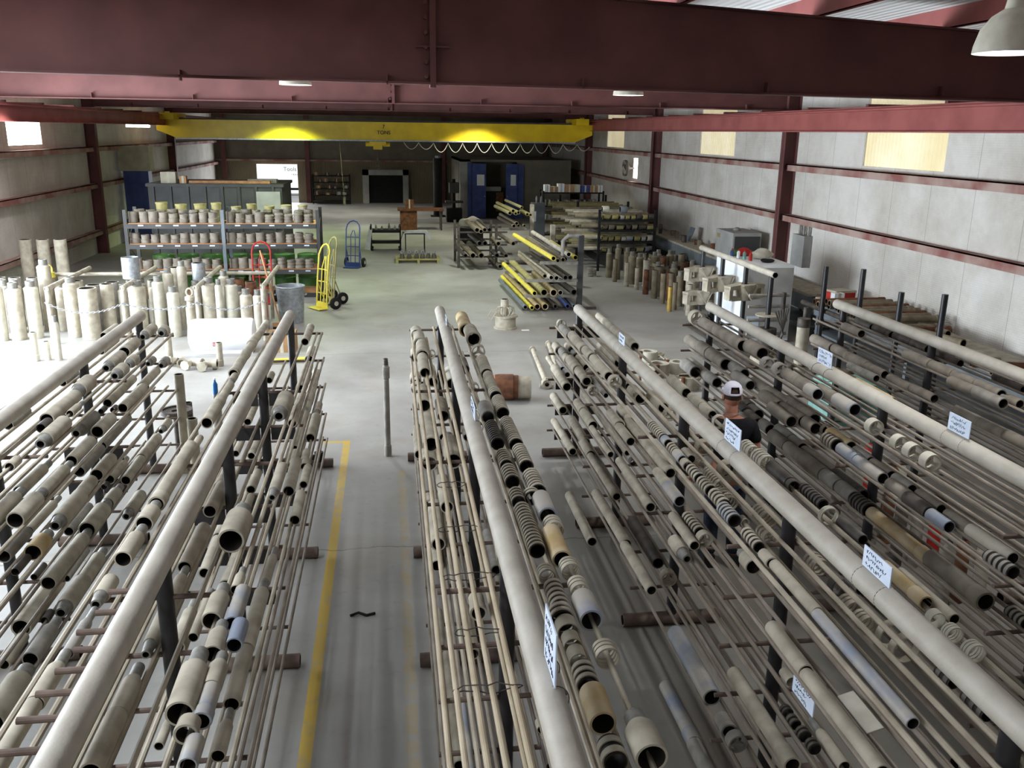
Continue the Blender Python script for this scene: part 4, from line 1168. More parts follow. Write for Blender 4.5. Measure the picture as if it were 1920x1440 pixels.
t=thing('black_fitting','small black fitting on the foot of the second rack','fitting',(-.93,10.42,.11)); mk('body',MB().cyl((0,0,0),(0,0,.1),.05,14).cyl((-.1,0,.05),(0,0,.05),.035,10),'black',t); mk('ring',MB().lathe((0,0,.1),(0,0,1),[(0,.03),(0,.055),(.015,.055),(.015,.03)],14,True),'black',t)
t=thing('yellow_lever','yellow lever tool lying on the floor behind the second rack','tool',(-1.85,15.7,0),.15); mk('lever',MB().tube([(-.35,0,.06),(.3,0,.06)],.04,10),'yellow2',t); mk('grip',MB().tube([(.3,0,.06),(.42,.03,.07)],.03,8),'black',t); mk('hook',MB().tube([(-.35,0,.06),(-.45,.05,.06),(-.47,.15,.06)],.03,8),'g',t)
boxthing('carton','brown carton on the floor behind the second rack, right of the tank','box',-2.05,16.7,0,.5,.4,.36,'card')
o=mk('dark_scrap',MB().tube([(-.11,0,.01),(-.04,.03,.018),(.03,-.01,.012),(.1,.02,.01)],.012,6),'black',loc=(-.31,6.9,0)); tag(o,'dark scrap of metal lying in the middle aisle','scrap')
# ---------------------------------------------------------------- far end
t=thing('work_cart','dark work cart draped with a white cloth on the left, before the doorway','cart',(-.2,31.4,0))
mk('frame',MB().box(-.5,.55,-.35,.35,.62,.7).box(-.5,.55,-.35,.35,.25,.3).box(-.5,-.45,-.35,.35,.05,.85).box(.5,.55,-.35,.35,.05,.85),'black',t)
for s in ((-.45,-.3),(.5,-.3),(-.45,.3),(.5,.3)): mk('caster',MB().cyl((s[0],s[1]-.02,.05),(s[0],s[1]+.02,.05),.05,12),'black',t)
o=mk('cloth',MB().add([(-.12,-.4,.72),(.0,-.42,.72),(.0,.35,.74),(-.12,.35,.74),(-.2,-.45,.4),(-.05,-.47,.42),(-.28,-.4,.08),(-.08,-.45,.06)],[(0,1,2,3),(0,4,5,1),(4,6,7,5)]),'cloth',loc=(-.62,31.3,0)); tag(o,'white cloth hanging over the left end of the dark work cart','cloth')
t=thing('folding_table','folding table under a white cloth right of the dark work cart','table',(.85,31.2,0)); mk('top',MB().box(-.45,.45,-.3,.3,.58,.62),'darkgrey',t)
for sx in (-.35,.3):
    for sy in (-.25,.25): mk('leg',MB().cyl((sx,sy,0),(sx,sy,.58),.014,8),'black',t)
o=mk('tablecloth',MB().prism([(-.5,.38),(-.44,.6),(-.3,.66),(.35,.68),(.47,.6),(.52,.36),(.42,.45),(.3,.63),(-.36,.625),(-.42,.56)],1,-.34,.3),'cloth',loc=(.85,31.2,0)); tag(o,'white cloth draped over the folding table','tablecloth')
for i,(x,h) in enumerate(((-.5,.16),(-.3,.12),(-.05,.2),(.15,.14),(.3,.18))):
    t=thing('shop_bottle','small bottle on the dark work cart, %s from left'%ORD[i],'bottle',(x,31.35,.7),0,'bottles on the work cart'); mk('bottle',MB().lathe((0,0,0),(0,0,1),[(0,0),(0,.04),(h*.7,.04),(h*.85,.015),(h*.85,0)],12),random.choice(('w','g','t')),t); mk('cap',MB().cyl((0,0,h*.85),(0,0,h),.017,8),'redp',t)
t=thing('wooden_pallet','small wooden pallet on the floor before the work cart','pallet',(.84,28.5,0))
for k in range(6): mk('deck_board',MB().box(-.7,.7,-.5+k*.18,-.38+k*.18,.1,.12),'olive',t)
for x in (-.66,0,.62): mk('bearer',MB().box(x-.04,x+.04,-.5,.52,0,.1),'olive',t)
for i,x in enumerate((-.5,-.28,-.05,.14,.32,.5)):
    t=thing('shackle_fitting','dark grey fitting on the small pallet, %s from left'%ORD[i],'fitting',(.84+x,28.3,.12),0,'fittings on the pallet'); mk('body',MB().lathe((0,0,0),(0,0,1),[(0,0),(0,.085),(.1,.07),(.16,.04),(.16,0)],14),'d',t); mk('eye',MB().tube([(.045*math.cos(a),0,.2+.045*math.sin(a)) for a in [j*2*PI/12 for j in range(12)]],.014,6,closed=True),'galv',t)
def shelf(x0,x1,y,zs,d,m,lab,name='dark_shelving'):
    t=thing(name,lab,'shelving',((x0+x1)/2,y,0)); w=(x1-x0)/2
    for sx in (-w,w):
        for sy in (0,d): mk('upright',MB().box(sx-.03,sx+.03,sy-.03,sy+.03,0,zs[-1]+.05),m,t)
    for z in zs: mk('shelf_board',MB().box(-w,w,0,d,z-.05,z),m,t)
    return t
shelf(-4.2,-2.2,51.3,[.15,.5,.85,1.2,1.55],.6,'black','dark shelving with small parts against the back wall beside the bright door')
for i in range(14):
    z=(.5,.85,1.2,1.55)[i%4]; x=-4.0+(i//4)*.5+.1*(i%3)
    boxthing('parts_box','small parts box, %s along the %s shelf of the dark back-wall shelving'%(ORD[i//4],('lower','third','second','top')[i%4]),'box',x,51.5,z,.22,.2,random.uniform(.1,.2),random.choice(('card','g','rust','d','t')),0,'parts boxes on the back shelving')
t=thing('workbench','brown workbench strewn with parts at the far end','workbench',(1.3,38,0)); mk('top',MB().box(-1.0,.9,-.4,.4,.8,.88),'rust',t); mk('cabinet',MB().box(-.9,-.2,-.35,.35,0,.8),'rust',t)
for s in ((.8,-.3),(.8,.3)): mk('leg',MB().box(s[0]-.04,s[0]+.04,s[1]-.04,s[1]+.04,0,.8),'d',t)
boxthing('machine_box','reddish machine box on the far brown workbench','box',.8,38,.88,.35,.3,.35,'rust')
t=thing('jib_post','black steel jib post standing at the far end','post',(2.3,44,0)); mk('column',MB().cyl((0,0,0),(0,0,2.75),.22,16),'black',t); mk('base_plate',MB().box(-.35,.35,-.35,.35,0,.04),'black',t); mk('cap',MB().cyl((0,0,2.75),(0,0,2.85),.12,12),'galv',t)
t=thing('drill_press','dark drill press between the black post and the booth','machine',(2.9,41.5,0)); mk('base',MB().box(-.35,.35,-.35,.35,0,.6),'black',t); mk('column',MB().cyl((0,.1,.6),(0,.1,1.9),.08,12),'black',t); mk('head',MB().box(-.22,.22,-.4,.3,1.3,1.75),'darkgrey',t); mk('table',MB().box(-.4,.4,-.35,.3,.85,.93),'darkgrey',t)
# booth with open blue doors
t=thing('spray_booth','tan panel booth with two open blue doors at the far right','booth',(5.9,43.0,0))
mk('left_pillar',MB().box(-2.6,-2.12,0,.5,0,2.72),'greyp',t); mk('side_wall',MB().box(-2.6,-2.5,.5,6,0,2.72),'insul',t); mk('right_wall',MB().box(.1,2.7,0,.12,0,2.62),'insul',t); mk('back_wall',MB().box(-2.5,2.7,5.9,6,0,2.65),'insul',t); mk('roof_panel',MB().box(-2.6,2.7,0,6,2.62,2.72),'insul',t); mk('inner_panel',MB().box(-2.12,.1,1.8,1.9,0,2.62),'insul',t)
for i,(x0,x1) in enumerate(((-2.05,-1.4),(-.45,.1))):
    d=mk('booth_door',MB().box(x0,x1,-.25,-.19,.03,2.55),'blue',t); mk('notice',MB().box(x0+.22,x1-.08,-.262,-.252,1.55,2.05),'whitep',d); mk('handle',MB().cyl((x1-.06 if i==0 else x0+.06,-.3,1.05),(x1-.06 if i==0 else x0+.06,-.25,1.05),.025,8),'galv',d)
mk('door_edge',MB().box(-2.25,-2.06,-.15,-.02,0,2.6),'blue',t); mk('door_edge',MB().box(.12,.4,-.15,-.02,0,2.5),'blue',t)
t=thing('booth_machine','dark red and black machine standing in the open booth','machine',(4.9,43.6,0)); mk('body',MB().box(-.55,.55,-.3,.6,0,1.25),'black',t); mk('red_panel',MB().box(.15,.5,-.32,-.3,.3,1.2),'rust',t); mk('top_box',MB().box(-.4,.4,-.2,.4,1.25,1.45),'greyp',t)
t=thing('tarp_bundle','cream tarpaulin bundle lying beside the far pipe rack','tarpaulin',(2.9,33,.55)); tb=MB().sphere((0,0,.2),1,18,10,(.46,.3,.22)); random.seed(5)
tb.v=[(x*(1+.1*math.sin(9*y+3*x)),y*(1+.12*math.sin(7*x)),z*(1+.12*math.sin(11*x+5*y))) for x,y,z in tb.v]; mk('cloth',tb,'tarp',t); mk('crate',MB().box(-.45,.45,-.28,.28,-.55,.02),'black',t)
t=thing('locker','blue-grey locker beside the far dark shelving','cabinet',(5.13,31.3,0)); mk('body',MB().box(-.22,.22,-.2,.3,0,1.62),'bluegrey',t); mk('door',MB().box(-.2,.2,-.215,-.2,.1,1.58),'bluegrey',t); mk('notice',MB().box(-.2,-.1,-.22,-.216,1.0,1.35),'whitep',t)
for i,x in enumerate((-.06,.1)): t=thing('spray_can','can on top of the blue-grey locker, %s one'%('left','right')[i],'can',(5.13+x,31.3,1.62),0,'cans on the locker'); mk('can',MB().cyl((0,0,0),(0,0,.2),.035,12),'galv',t); mk('nozzle',MB().cyl((0,0,.2),(0,0,.24),.015,8),'w',t)
shelf(5.6,7.85,33,[.35,.85,1.4,1.88],.7,'black','far dark shelving with cartons along its top')
for i,(x,w,h,m) in enumerate(((5.75,.2,.26,'whitep'),(6.0,.28,.2,'card'),(6.27,.24,.3,'whitep'),(6.58,.34,.27,'card'),(6.87,.22,.27,'tarp'),(7.18,.3,.24,'blue'),(7.5,.3,.24,'card'),(7.74,.17,.25,'whitep'))):
    boxthing('carton','%s carton on the far dark shelving, %s from left along its top'%({'whitep':'white','card':'brown','tarp':'cream','blue':'blue and white'}[m],ORD[i]),'box',x,33.2,1.88,w,.3,h,m,0,'cartons on the far shelving')
for i in range(12):
    z=(.85,1.4)[i%2]; x=5.85+(i//2)*.33
    boxthing('parts_bin','dark parts bin, %s from left on the %s shelf of the far dark shelving'%(ORD[i//2],('third','second')[i%2]),'bin',x,33.25,z,.24,.3,.2,random.choice(('d','darkgrey','g')),0,'parts bins on the far shelving')
# ---------------------------------------------------------------- cantilever pipe stand in the middle distance
fr=thing('pipe_stand','grey cantilever pipe stand holding yellow and tan pipes, mid right','pipe rack',(4.35,20.3,0))
for y,h in ((0,1.72),(7.4,1.85),(3.7,1.6)):
    mk('post',MB().box(-.06,.06,y-.06,y+.06,0,h),'darkgrey' if y==0 else 't',fr); mk('base',MB().box(-1.35,.4,y-.06,y+.06,0,.05),'d',fr)
    for z in (.36,.72,1.13): mk('arm',MB().box(-1.3 if z<.9 else -.95,-.06,y-.03,y+.03,z-.07,z),'g',fr)
mk('loop_top',MB().tube([(-.42,0,1.2),(-.42,0,1.6),(-.3,0,1.72),(0,0,1.72)],.05,10),'g',fr)
P1=[(3.66,20.00,1.24,3.41,24.78,0.046,'yellow2'),(4.01,20.00,1.33,3.90,24.63,0.046,'t'),(3.88,20.00,1.21,3.76,24.19,0.043,'stand'),(3.76,20.00,1.19,3.71,24.37,0.037,'stand'),(3.95,20.10,1.21,3.89,24.32,0.037,'d'),(3.03,20.00,0.12,2.91,23.93,0.040,'bluegrey'),(3.17,19.91,0.12,3.04,24.52,0.040,'yellow2'),(3.31,20.00,0.13,3.17,24.80,0.056,'y'),(3.49,20.00,0.13,3.48,23.38,0.062,'y'),(3.24,20.00,0.44,3.11,24.73,0.046,'yellow2'),(3.46,20.00,0.46,3.38,25.00,0.068,'olive'),(3.68,20.00,0.45,3.69,22.92,0.077,'y'),(3.62,20.00,0.8,3.53,24.52,0.043,'t'),(3.95,20.00,0.8,3.81,24.25,0.046,'d'),(4.06,20.00,0.8,3.95,23.25,0.046,'d'),(4.17,20.05,0.45,4.06,23.23,0.062,'d'),(3.84,20.00,0.45,3.83,20.81,0.049,'g'),(3.74,20.00,0.79,3.66,22.13,0.046,'t'),(4.02,20.00,0.13,4.04,21.16,0.040,'blue'),(4.17,20.00,0.13,4.20,21.62,0.037,'bluegrey'),(3.73,20.00,0.13,3.69,21.62,0.040,'d'),(4.25,20.40,1.2,4.2,23.5,0.045,'yellow2'),(3.52,20.3,.79,3.44,24.0,.04,'stand'),
(3.93,27.00,1.81,3.81,29.97,0.036,'olive'),(3.67,27.00,1.71,3.55,30.12,0.044,'olive'),(3.57,27.00,1.64,3.43,29.64,0.045,'olive'),(3.75,27.00,1.63,3.66,29.74,0.041,'olive'),(3.83,27.00,1.66,3.74,29.47,0.041,'olive'),(4.10,27.00,1.61,4.06,28.18,0.037,'olive'),(4.20,27.00,1.59,4.16,28.51,0.037,'olive'),(3.78,27.00,1.34,3.65,30.03,0.045,'stand'),(3.70,27.00,1.26,3.55,29.70,0.045,'stand'),(3.84,27.00,1.27,3.76,28.91,0.037,'stand'),(4.02,27.00,1.27,3.94,28.47,0.037,'stand'),
(2.41,26.50,0.44,2.28,29.54,0.072,'stand'),(2.66,26.50,0.44,2.55,29.52,0.072,'stand'),(2.53,26.50,1.19,2.45,29.14,0.060,'stand'),(2.65,26.50,1.15,2.60,29.11,0.052,'stand'),(2.76,26.50,1.2,2.70,28.64,0.052,'stand'),(2.9,26.50,1.2,2.82,29.20,0.048,'d'),(2.61,26.50,0.8,2.52,28.90,0.060,'d'),(2.77,26.50,0.8,2.69,28.85,0.060,'d'),(3.17,26.50,0.79,3.14,27.88,0.056,'stand'),(3.62,26.50,0.79,3.48,29.27,0.052,'stand'),(3.13,26.50,0.44,3.11,27.60,0.056,'d'),(3.23,26.50,0.11,3.12,28.63,0.052,'stand'),(2.19,26.50,0.44,2.07,28.44,0.048,'d'),(3.40,26.50,0.42,3.44,28.35,0.052,'d')]
CNM={'yellow2':'bright yellow','t':'tan','stand':'olive brown','d':'dark','bluegrey':'blue-tinted','y':'yellowed tan','olive':'olive','g':'grey','blue':'blue'}
cnt={}
ST=lambda x,y,z:('near end of the pipe stand' if y<25 else ('upper far pipe stand' if x>3.5 and z>1 else 'left far pipe stack'))
for x,y,z,x2,y2,r,c in P1:
    k=(CNM[c],ST(x,y,z)); cnt[k]=cnt.get(k,0)+1
LVN=lambda z:'floor level' if z<.2 else ('low level' if z<.6 else ('middle level' if z<1.0 else ('upper level' if z<1.5 else 'top level')))
grp={}
for p in P1: grp.setdefault((ST(*p[:3]),LVN(p[2])),[]).append(p)
P1=[(a,b,c_,d_,e_,min(r_*1.22,.085),k_) for a,b,c_,d_,e_,r_,k_ in P1]
grp={}
for p in P1: grp.setdefault((ST(*p[:3]),LVN(p[2])),[]).append(p)
for (st,lv),v in grp.items():
    v.sort(key=lambda p:p[0])
    for i,(x,y,z,x2,y2,r,c) in enumerate(v):
        d=Vector((x2-x,y2-y,0)); o=mk('stock_pipe',MB().lathe((0,0,0),(0,1,0),[(0,r),(d.length,r),(d.length,r*.78),(0,r*.78)],18,True,ms=[0,0,1,0]),[c,'bore'],loc=(x,y,z)); o.rotation_euler=(0,0,-math.atan2(d.x,d.y))
        tag(o,'%s pipe, %s from left at %s, %s'%(CNM[c],ORD[i],lv,st),'pipe','stock pipes on the pipe stands')
f2=thing('pipe_stand','small tan stand carrying the left far pipe stack','pipe rack',(2.6,27.6,0),0)
for y in (-.6,.9):
    mk('post',MB().box(-.62,-.54,y-.04,y+.04,0,1.3),'d',f2); mk('post',MB().box(.52,.6,y-.04,y+.04,0,1.3),'d',f2)
    for z in (.36,.72,1.1): mk('arm',MB().box(-.62,.9,y-.02,y+.02,z-.05,z),'d',f2)
# standing pipes by the right wall
random.seed(11)
SP=[(6.2,25.0,.78,.07),(6.18,24.2,.6,.05),(6.35,24.6,.95,.065),(6.3,23.4,.62,.055),(6.55,23.8,.85,.085),(6.45,22.9,.55,.05),(6.5,22.2,.6,.06),(6.7,22.9,.75,.08),(6.55,21.6,.68,.06),(6.75,21.9,.72,.095),(6.55,20.9,.7,.05),(6.72,20.8,.72,.055),(6.85,20.9,.75,.085),(6.42,19.9,.55,.045),(6.6,20.1,.62,.05),(6.72,19.4,.68,.055),(6.95,20.0,.74,.1),(7.18,20.3,.74,.08)]
SP=[(a,b,h*1.05,r*1.15) for a,b,h,r in SP]
for i in range(60):
    SP.append((6.85+(i%7)*.23+random.uniform(-.05,.05),20.5+(i//7)*.6+random.uniform(-.2,.2),random.uniform(.5,.88),random.uniform(.06,.1)))
keep=[]
for p in SP:
    if all((p[0]-q[0])**2+(p[1]-q[1])**2>(p[3]+q[3]+.01)**2 for q in keep): keep.append(p)
keep.sort(key=lambda p:p[1])
for i,(x,y,h,r) in enumerate(keep):
    row=int((y-19.3)/.75); 
    v=[q for q in keep if int((q[1]-19.3)/.75)==row]; v.sort(key=lambda q:q[0]); j=v.index((x,y,h,r))
    c='brass' if abs(x-6.42)<.01 and abs(y-19.9)<.01 else random.choice(('stand','stand','stand','rust','t'))
    stand(x,y,h,r,random.choice('pcc') if h<.8 else 'n',c,'%s standing pipe, %s from left, row %s from near edge, right wall'%({'brass':'brass coloured','stand':'olive brown','rust':'rusty brown','t':'tan'}[c],ORD[j],('one','two','three','four','five','six','seven','eight','nine','ten')[row]),'standing pipes by the right wall','pipe')
o=mk('coil',MB().tube([(.12*math.cos(a*.5),.12*math.sin(a*.5),.03+a*.0035) for a in range(60)],.018,6),'g',loc=(5.75,25.2,0)); tag(o,'grey coil of cable on the floor left of the standing pipes','coil')
# thread shelf with pipes across
t=thing('pipe_shelf','black shelf rack with pipes lying across and short couplings along its front','pipe rack',(7.0,26.2,0))
for x in (-.85,.85):
    for y in (0,3.2,6.4): mk('upright',MB().box(x-.035,x+.035,y-.035,y+.035,0,1.82),'black',t)
SH=[.55,.88,1.22,1.52]
for z in SH: mk('shelf_board',MB().box(-.85,.85,-.05,6.5,z-.05,z),'black',t)
for li,z in enumerate(SH):
    for k in range(9):
        L=random.uniform(2.2,2.6); r=random.uniform(.055,.075); y=.55+k*.62
        o=piece('c',L,r,random.choice(('stand','stand','olive','t')),(7.95,26.2+y,z+r),'olive pipe across the black shelf rack, %s from front, %s shelf'%(ORD[k],('bottom','third','second','top')[li]),'pipe','pipes across the black shelf rack',rot=(0,0,PI/2))
    x=-.72; k=0
    while x<.7:
        L=random.uniform(.12,.24); r=random.uniform(.06,.085)
        c=random.choice(('stand','olive','b','d','w','olive'))
        piece('p',L,r,c,(7.0+x+L,26.2+.14,z+r),'%s coupling, %s from left along the front of the %s shelf, black rack'%({'stand':'olive brown','olive':'olive','b':'blue-tinted','d':'dark','w':'pale'}[c],ORD[k],('bottom','third','second','top')[li]),'coupling','couplings on the black shelf rack',rot=(0,0,PI/2),nm='coupling'); x+=L+random.uniform(.02,.08); k+=1
for i,(x,c) in enumerate(((6.35,'w'),(6.9,'bluegrey'))): piece('p',.2,.11,c,(x+.1,26.35,1.85+.11),'%s collar standing on top of the black shelf rack'%({'w':'pale','bluegrey':'blue-tinted'}[c]),'coupling','collars on top of the black rack',rot=(0,0,PI/2),nm='coupling').location.z=1.52+.29
# right wall benches
def bench(x0,x1,y0,y1,z,lab):
    t=thing('workbench',lab,'workbench',((x0+x1)/2,(y0+y1)/2,0)); w,l=(x1-x0)/2,(y1-y0)/2
    mk('top',MB().box(-w,w,-l,l,z-.05,z),'t',t); mk('apron',MB().box(-w,-w+.03,-l,l,z-.36,z-.05),'bluegrey',t); mk('lower_shelf',MB().box(-w+.05,w,-l,l,.2,.24),'bluegrey',t)
    for sx in (-w+.08,w-.08):
        for k in range(3): mk('leg',MB().box(sx-.04,sx+.04,-l+.08+k*(l-.08)-.04,-l+.08+k*(l-.08)+.04,0,z-.05),'bluegrey',t)
bench(8.4,9.08,20.9,31.0,.9,'long blue-grey bench against the far part of the right wall')
bench(8.35,9.08,10.0,16.6,.92,'long blue-grey bench against the near part of the right wall')
bench(8.4,9.08,17.0,20.1,.9,'short blue-grey bench behind the white cabinet')
random.seed(3)
for i in range(13):
    y=22.8+i*.6; r=random.uniform(.05,.1); h=random.uniform(.1,.24)
    o=piece('p',h,r,random.choice(('d','rust','g','stand')),(8.75+random.uniform(-.15,.15),y,.9),'small turned fitting on the far right bench, %s from the near end'%ORD[i],'fitting','fittings on the far right bench',rot=(PI/2,0,0),nm='turned_fitting')
o=mk('metal_sheet',MB().obox((0,0,.22),(.0,.2,0),(.07,0,.2),(.01,0,-.004)),'bluegrey',loc=(8.9,26.0,.9)); tag(o,'grey metal sheet leaning on the far right bench','sheet')
t=thing('chiller_box','grey metal cabinet unit standing on the right bench','cabinet',(8.68,21.7,.9)); mk('body',MB().box(-.36,.36,-.6,.6,0,.78),'greyp',t); mk('grille',MB().box(-.32,.33,-.615,-.6,.08,.7),'darkgrey',t); mk('nameplate',MB().box(-.366,-.36,.3,.5,.58,.68),'olive',t); mk('dome',MB().sphere((0,.1,.78),.1,14,8,(1,1,.8)),'g',t)
t=thing('white_cabinet','large white and grey cabinet standing behind the hanging castings','cabinet',(7.35,17.4,0)); mk('body',MB().box(-.5,.5,-.8,.8,.04,1.55),'whitep',t); mk('front_panel',MB().box(-.48,.48,-.82,-.8,.1,1.5),'greyp',t); mk('plinth',MB().box(-.48,.48,-.78,.78,0,.04),'black',t); mk('notice',MB().box(-.4,-.15,-.828,-.821,.35,.55),'paper',t)
random.seed(9)
for i,(x,y,c) in enumerate(((7.0,17.75,'blue'),(7.08,17.6,'whitep'),(7.15,17.45,'teal'),(7.2,17.25,'redp'))):
    t=thing('spray_bottle','%s bottle on the white cabinet, %s from left'%({'blue':'blue','whitep':'white','teal':'teal','redp':'red'}[c],ORD[i]),'bottle',(x,y,1.55),0,'bottles on the white cabinet'); mk('bottle',MB().lathe((0,0,0),(0,0,1),[(0,0),(0,.035),(.13,.035),(.16,.015),(.16,0)],12),c,t); mk('cap',MB().cyl((0,0,.16),(0,0,.19),.017,8),'redp',t)
def lump(name,lab,cat,x,y,z,s,m,sd):
    b=MB().sphere((0,0,s[2]),1,16,9,s); b.v=[(a*(1+.16*math.sin(17*q+sd)),q*(1+.16*math.sin(15*a+2*sd)),max(0,c*(1+.14*math.sin(21*a+13*q+sd)))) for a,q,c in b.v]
    return tag(mk(name,b,m,loc=(x,y,z)),lab,cat)
lump('plastic_bag','crumpled white plastic bag on top of the white cabinet','bag',7.55,17.5,1.55,(.22,.16,.1),'w',1); lump('red_bag','crumpled red bag on the white cabinet beside the bottles','bag',7.35,17.95,1.55,(.18,.12,.08),'redp',2); lump('green_bag','crumpled bright green bag on the white cabinet','bag',7.15,17.98,1.55,(.1,.1,.07),'green',3)
lump('black_cable','tangle of black cable on the near edge of the white cabinet','cable',7.45,17.0,1.55,(.16,.1,.04),'black',4)
o=mk('board_piece',MB().box(-.15,.15,-.12,.12,0,.02),'wood',loc=(7.68,17.9,1.55)); tag(o,'brown board piece at the right edge of the white cabinet top','board')
# casting stand in front of the cabinet
t=thing('casting_stand','pipe stand whose black posts carry the tan castings, before the white cabinet','stand',(6.55,18.2,0))
mk('rail',MB().pipe((0,.15,1.68),(0,-3.65,1.68),.055,16),['rail','bore'],t)
PYS=[0,-1.15,-2.35,-3.5]
for y in PYS: mk('post',MB().cyl((0,y,.05),(0,y,1.64),.045,14),'post',t)
mk('foot',MB().box(-.25,.25,-3.6,.1,0,.05),'d',t)
def casting(x,y,z,rz,lab):
    t=thing('elevator_casting',lab,'casting',(x,y,z),rz,'hanging castings')
    mk('ring_body',MB().lathe((0,0,0),(0,0,1),[(0,.075),(0,.15),(.05,.17),(.25,.2),(.3,.2),(.3,.075)],22,True),'t',t)
    for s in (-1,1):
        e=MB(); 
        e.prism([(s*.16,.2),(s*.42,.22),(s*.42,.28),(s*.16,.3)],1,-.09,.09); e.prism([(s*.34,.02),(s*.42,.02),(s*.42,.24),(s*.34,.24)],1,-.08,.08); e.prism([(s*.1,.0),(s*.36,.0),(s*.36,.07),(s*.1,.07)],1,-.08,.08)
        mk('ear',e,'t',t)
    r=MB(); r.tube([(-.17,-.16,.28),(0,-.2,.04),(.17,-.16,.28)],.022,8); mk('rib',r,'t',t)
for y,z,l in ((0,1.0,'tan casting high on the farthest post of the casting stand'),(-1.15,.98,'tan casting high on the second post of the casting stand'),(-2.35,1.02,'tan casting high on the third post of the casting stand'),(0,.5,'tan casting low on the farthest post of the casting stand')):
    casting(6.55,18.2+y,z,.35,l)
t=thing('round_plate','round tan plate and drum on the nearest post of the casting stand','plate',(6.55,14.7,0)); mk('plate',MB().lathe((0,0,.95),(0,0,1),[(0,.05),(0,.22),(.015,.22),(.015,.05)],26,True),'t',t); mk('drum',MB().lathe((0,0,.3),(0,0,1),[(0,.05),(0,.17),(.1,.17),(.11,.15),(.3,.15),(.31,.17),(.42,.17),(.42,.05)],22,True),'d',t); mk('flange',MB().lathe((0,0,.1),(0,0,1),[(0,.05),(0,.26),(.2,.22),(.2,.05)],22,True),'t',t)
# stock pipes lying behind the rightmost rack
random.seed(21)
t=thing('stock_trestle','black posted trestle under the brown pipes by the right wall','stand',(7.9,14.0,0))
for y,h in ((1.3,1.72),(0,1.86),(-1.2,1.68),(-2.3,1.84)): mk('post',MB().cyl((-.05,y,0),(-.05,y,h),.045,14),'post',t)
mk('beam',MB().cyl((.05,-2.4,.875),(.05,2.3,.875),.045,12),'d',t)
k=0
for lay in range(2):
    for j in range(13-lay*4):
        r=.062; y=13.2+lay*.3+j*.21+random.uniform(-.01,.01); L=random.uniform(.95,1.25)
        k+=1
        o=piece('c',L,r,'stand' if (j+lay)%3 else 'rust',(9.12-random.uniform(0,.15),y,.922+r+lay*.118),'brown stock pipe on the black trestle, %s from the near side, %s layer'%(ORD[j],('lower','upper')[lay]),'pipe','brown stock pipes by the right wall',rot=(0,0,PI/2+random.uniform(-.04,.04)))
for i,(x,y,L,r,a) in enumerate(((8.6,12.2,1.2,.07,.25),(8.8,12.9,1.0,.06,.1),(8.5,11.2,.7,.05,1.2),(8.65,10.9,.7,.05,1.3),(8.75,13.6,1.1,.055,.05),(8.55,10.5,.6,.04,1.35))):
    piece('c' if i<3 else 'p',L,r,'stand' if i!=3 else 'rust',(x,y,.92+r),'brown pipe lying on the near right bench, %s in the spread'%ORD[i],'pipe','pipes on the near right bench',rot=(0,0,a if a<1 else a))
boxthing('toolbox','red toolbox on the near right bench beside the wall','box',8.75,16.35,.92,.45,.3,.14,'redp',.2,None,'tarp'); boxthing('white_box','small white box on the near right bench','box',8.5,16.0,.92,.2,.16,.18,'whitep')
t=thing('gas_cylinder','tan cylinder with dark cap standing left of the rightmost rack','cylinder',(6.64,13.5,0)); mk('body',MB().lathe((0,0,0),(0,0,1),[(0,0),(0,.1),(1.0,.1),(1.0,0)],20),'t',t); mk('cap',MB().cyl((0,0,1.0),(0,0,1.14),.105,18),'d',t)
t=thing('hose_rack','dark pipe stand hung with chains and slings behind the rightmost rack','stand',(6.95,15.0,0))
mk('post',MB().cyl((0,0,0),(0,0,1.3),.04,12),'d',t); mk('post',MB().cyl((.0,-.9,0),(0,-.9,1.2),.04,12),'d',t)
for z in (.55,.8,1.05,1.25): mk('arm',MB().cyl((-.65,0,z),(.1,0,z),.03,10),'g',t)
for k in range(6):
    x=-.1-.02*k; o=mk('sling',MB().tube([(x-.05*k,-.45-.05*k,1.1),(x-.1,-.5-.05*k,.7),(x-.2-.03*k,-.5-.06*k,.3),(x-.1,-.42-.05*k,.6)],.014,6),'d',t)
t=thing('teal_case','faded teal case lying between the two rightmost racks','case',(6.5,11.6,0)); mk('shell',MB().prism([(-.45,0),(.45,0),(.45,.5),(.3,.62),(-.35,.66),(-.45,.55)],1,-.3,.3),'teal',t); mk('handle',MB().tube([(-.1,-.31,.45),(-.1,-.36,.45),(.1,-.36,.45),(.1,-.31,.45)],.012,6),'d',t); mk('latch',MB().box(.2,.28,-.315,-.3,.38,.5),'rust',t)
random.seed(4)
for i in range(12):
    x=4.78+(i%3)*.16; y=6.6+(i//3)*.62+random.uniform(-.1,.1); c=('g','rust','w','d','g','redp')[i%6]
    t=thing('bottle_cylinder','%s cylinder standing below the racks between fifth and rightmost, %s from near end, %s file'%({'g':'grey','redp':'red','w':'pale','d':'dark','rust':'rusty'}[c],ORD[i//3],('left','middle','right')[i%3]),'cylinder',(x,y,0),0,'cylinders under the right racks'); h=random.uniform(.5,.8); mk('body',MB().lathe((0,0,0),(0,0,1),[(0,0),(0,.06),(h,.06),(h+.05,.03),(h+.05,0)],14),c,t); mk('valve',MB().cyl((0,0,h+.05),(0,0,h+.1),.022,8),'d',t)
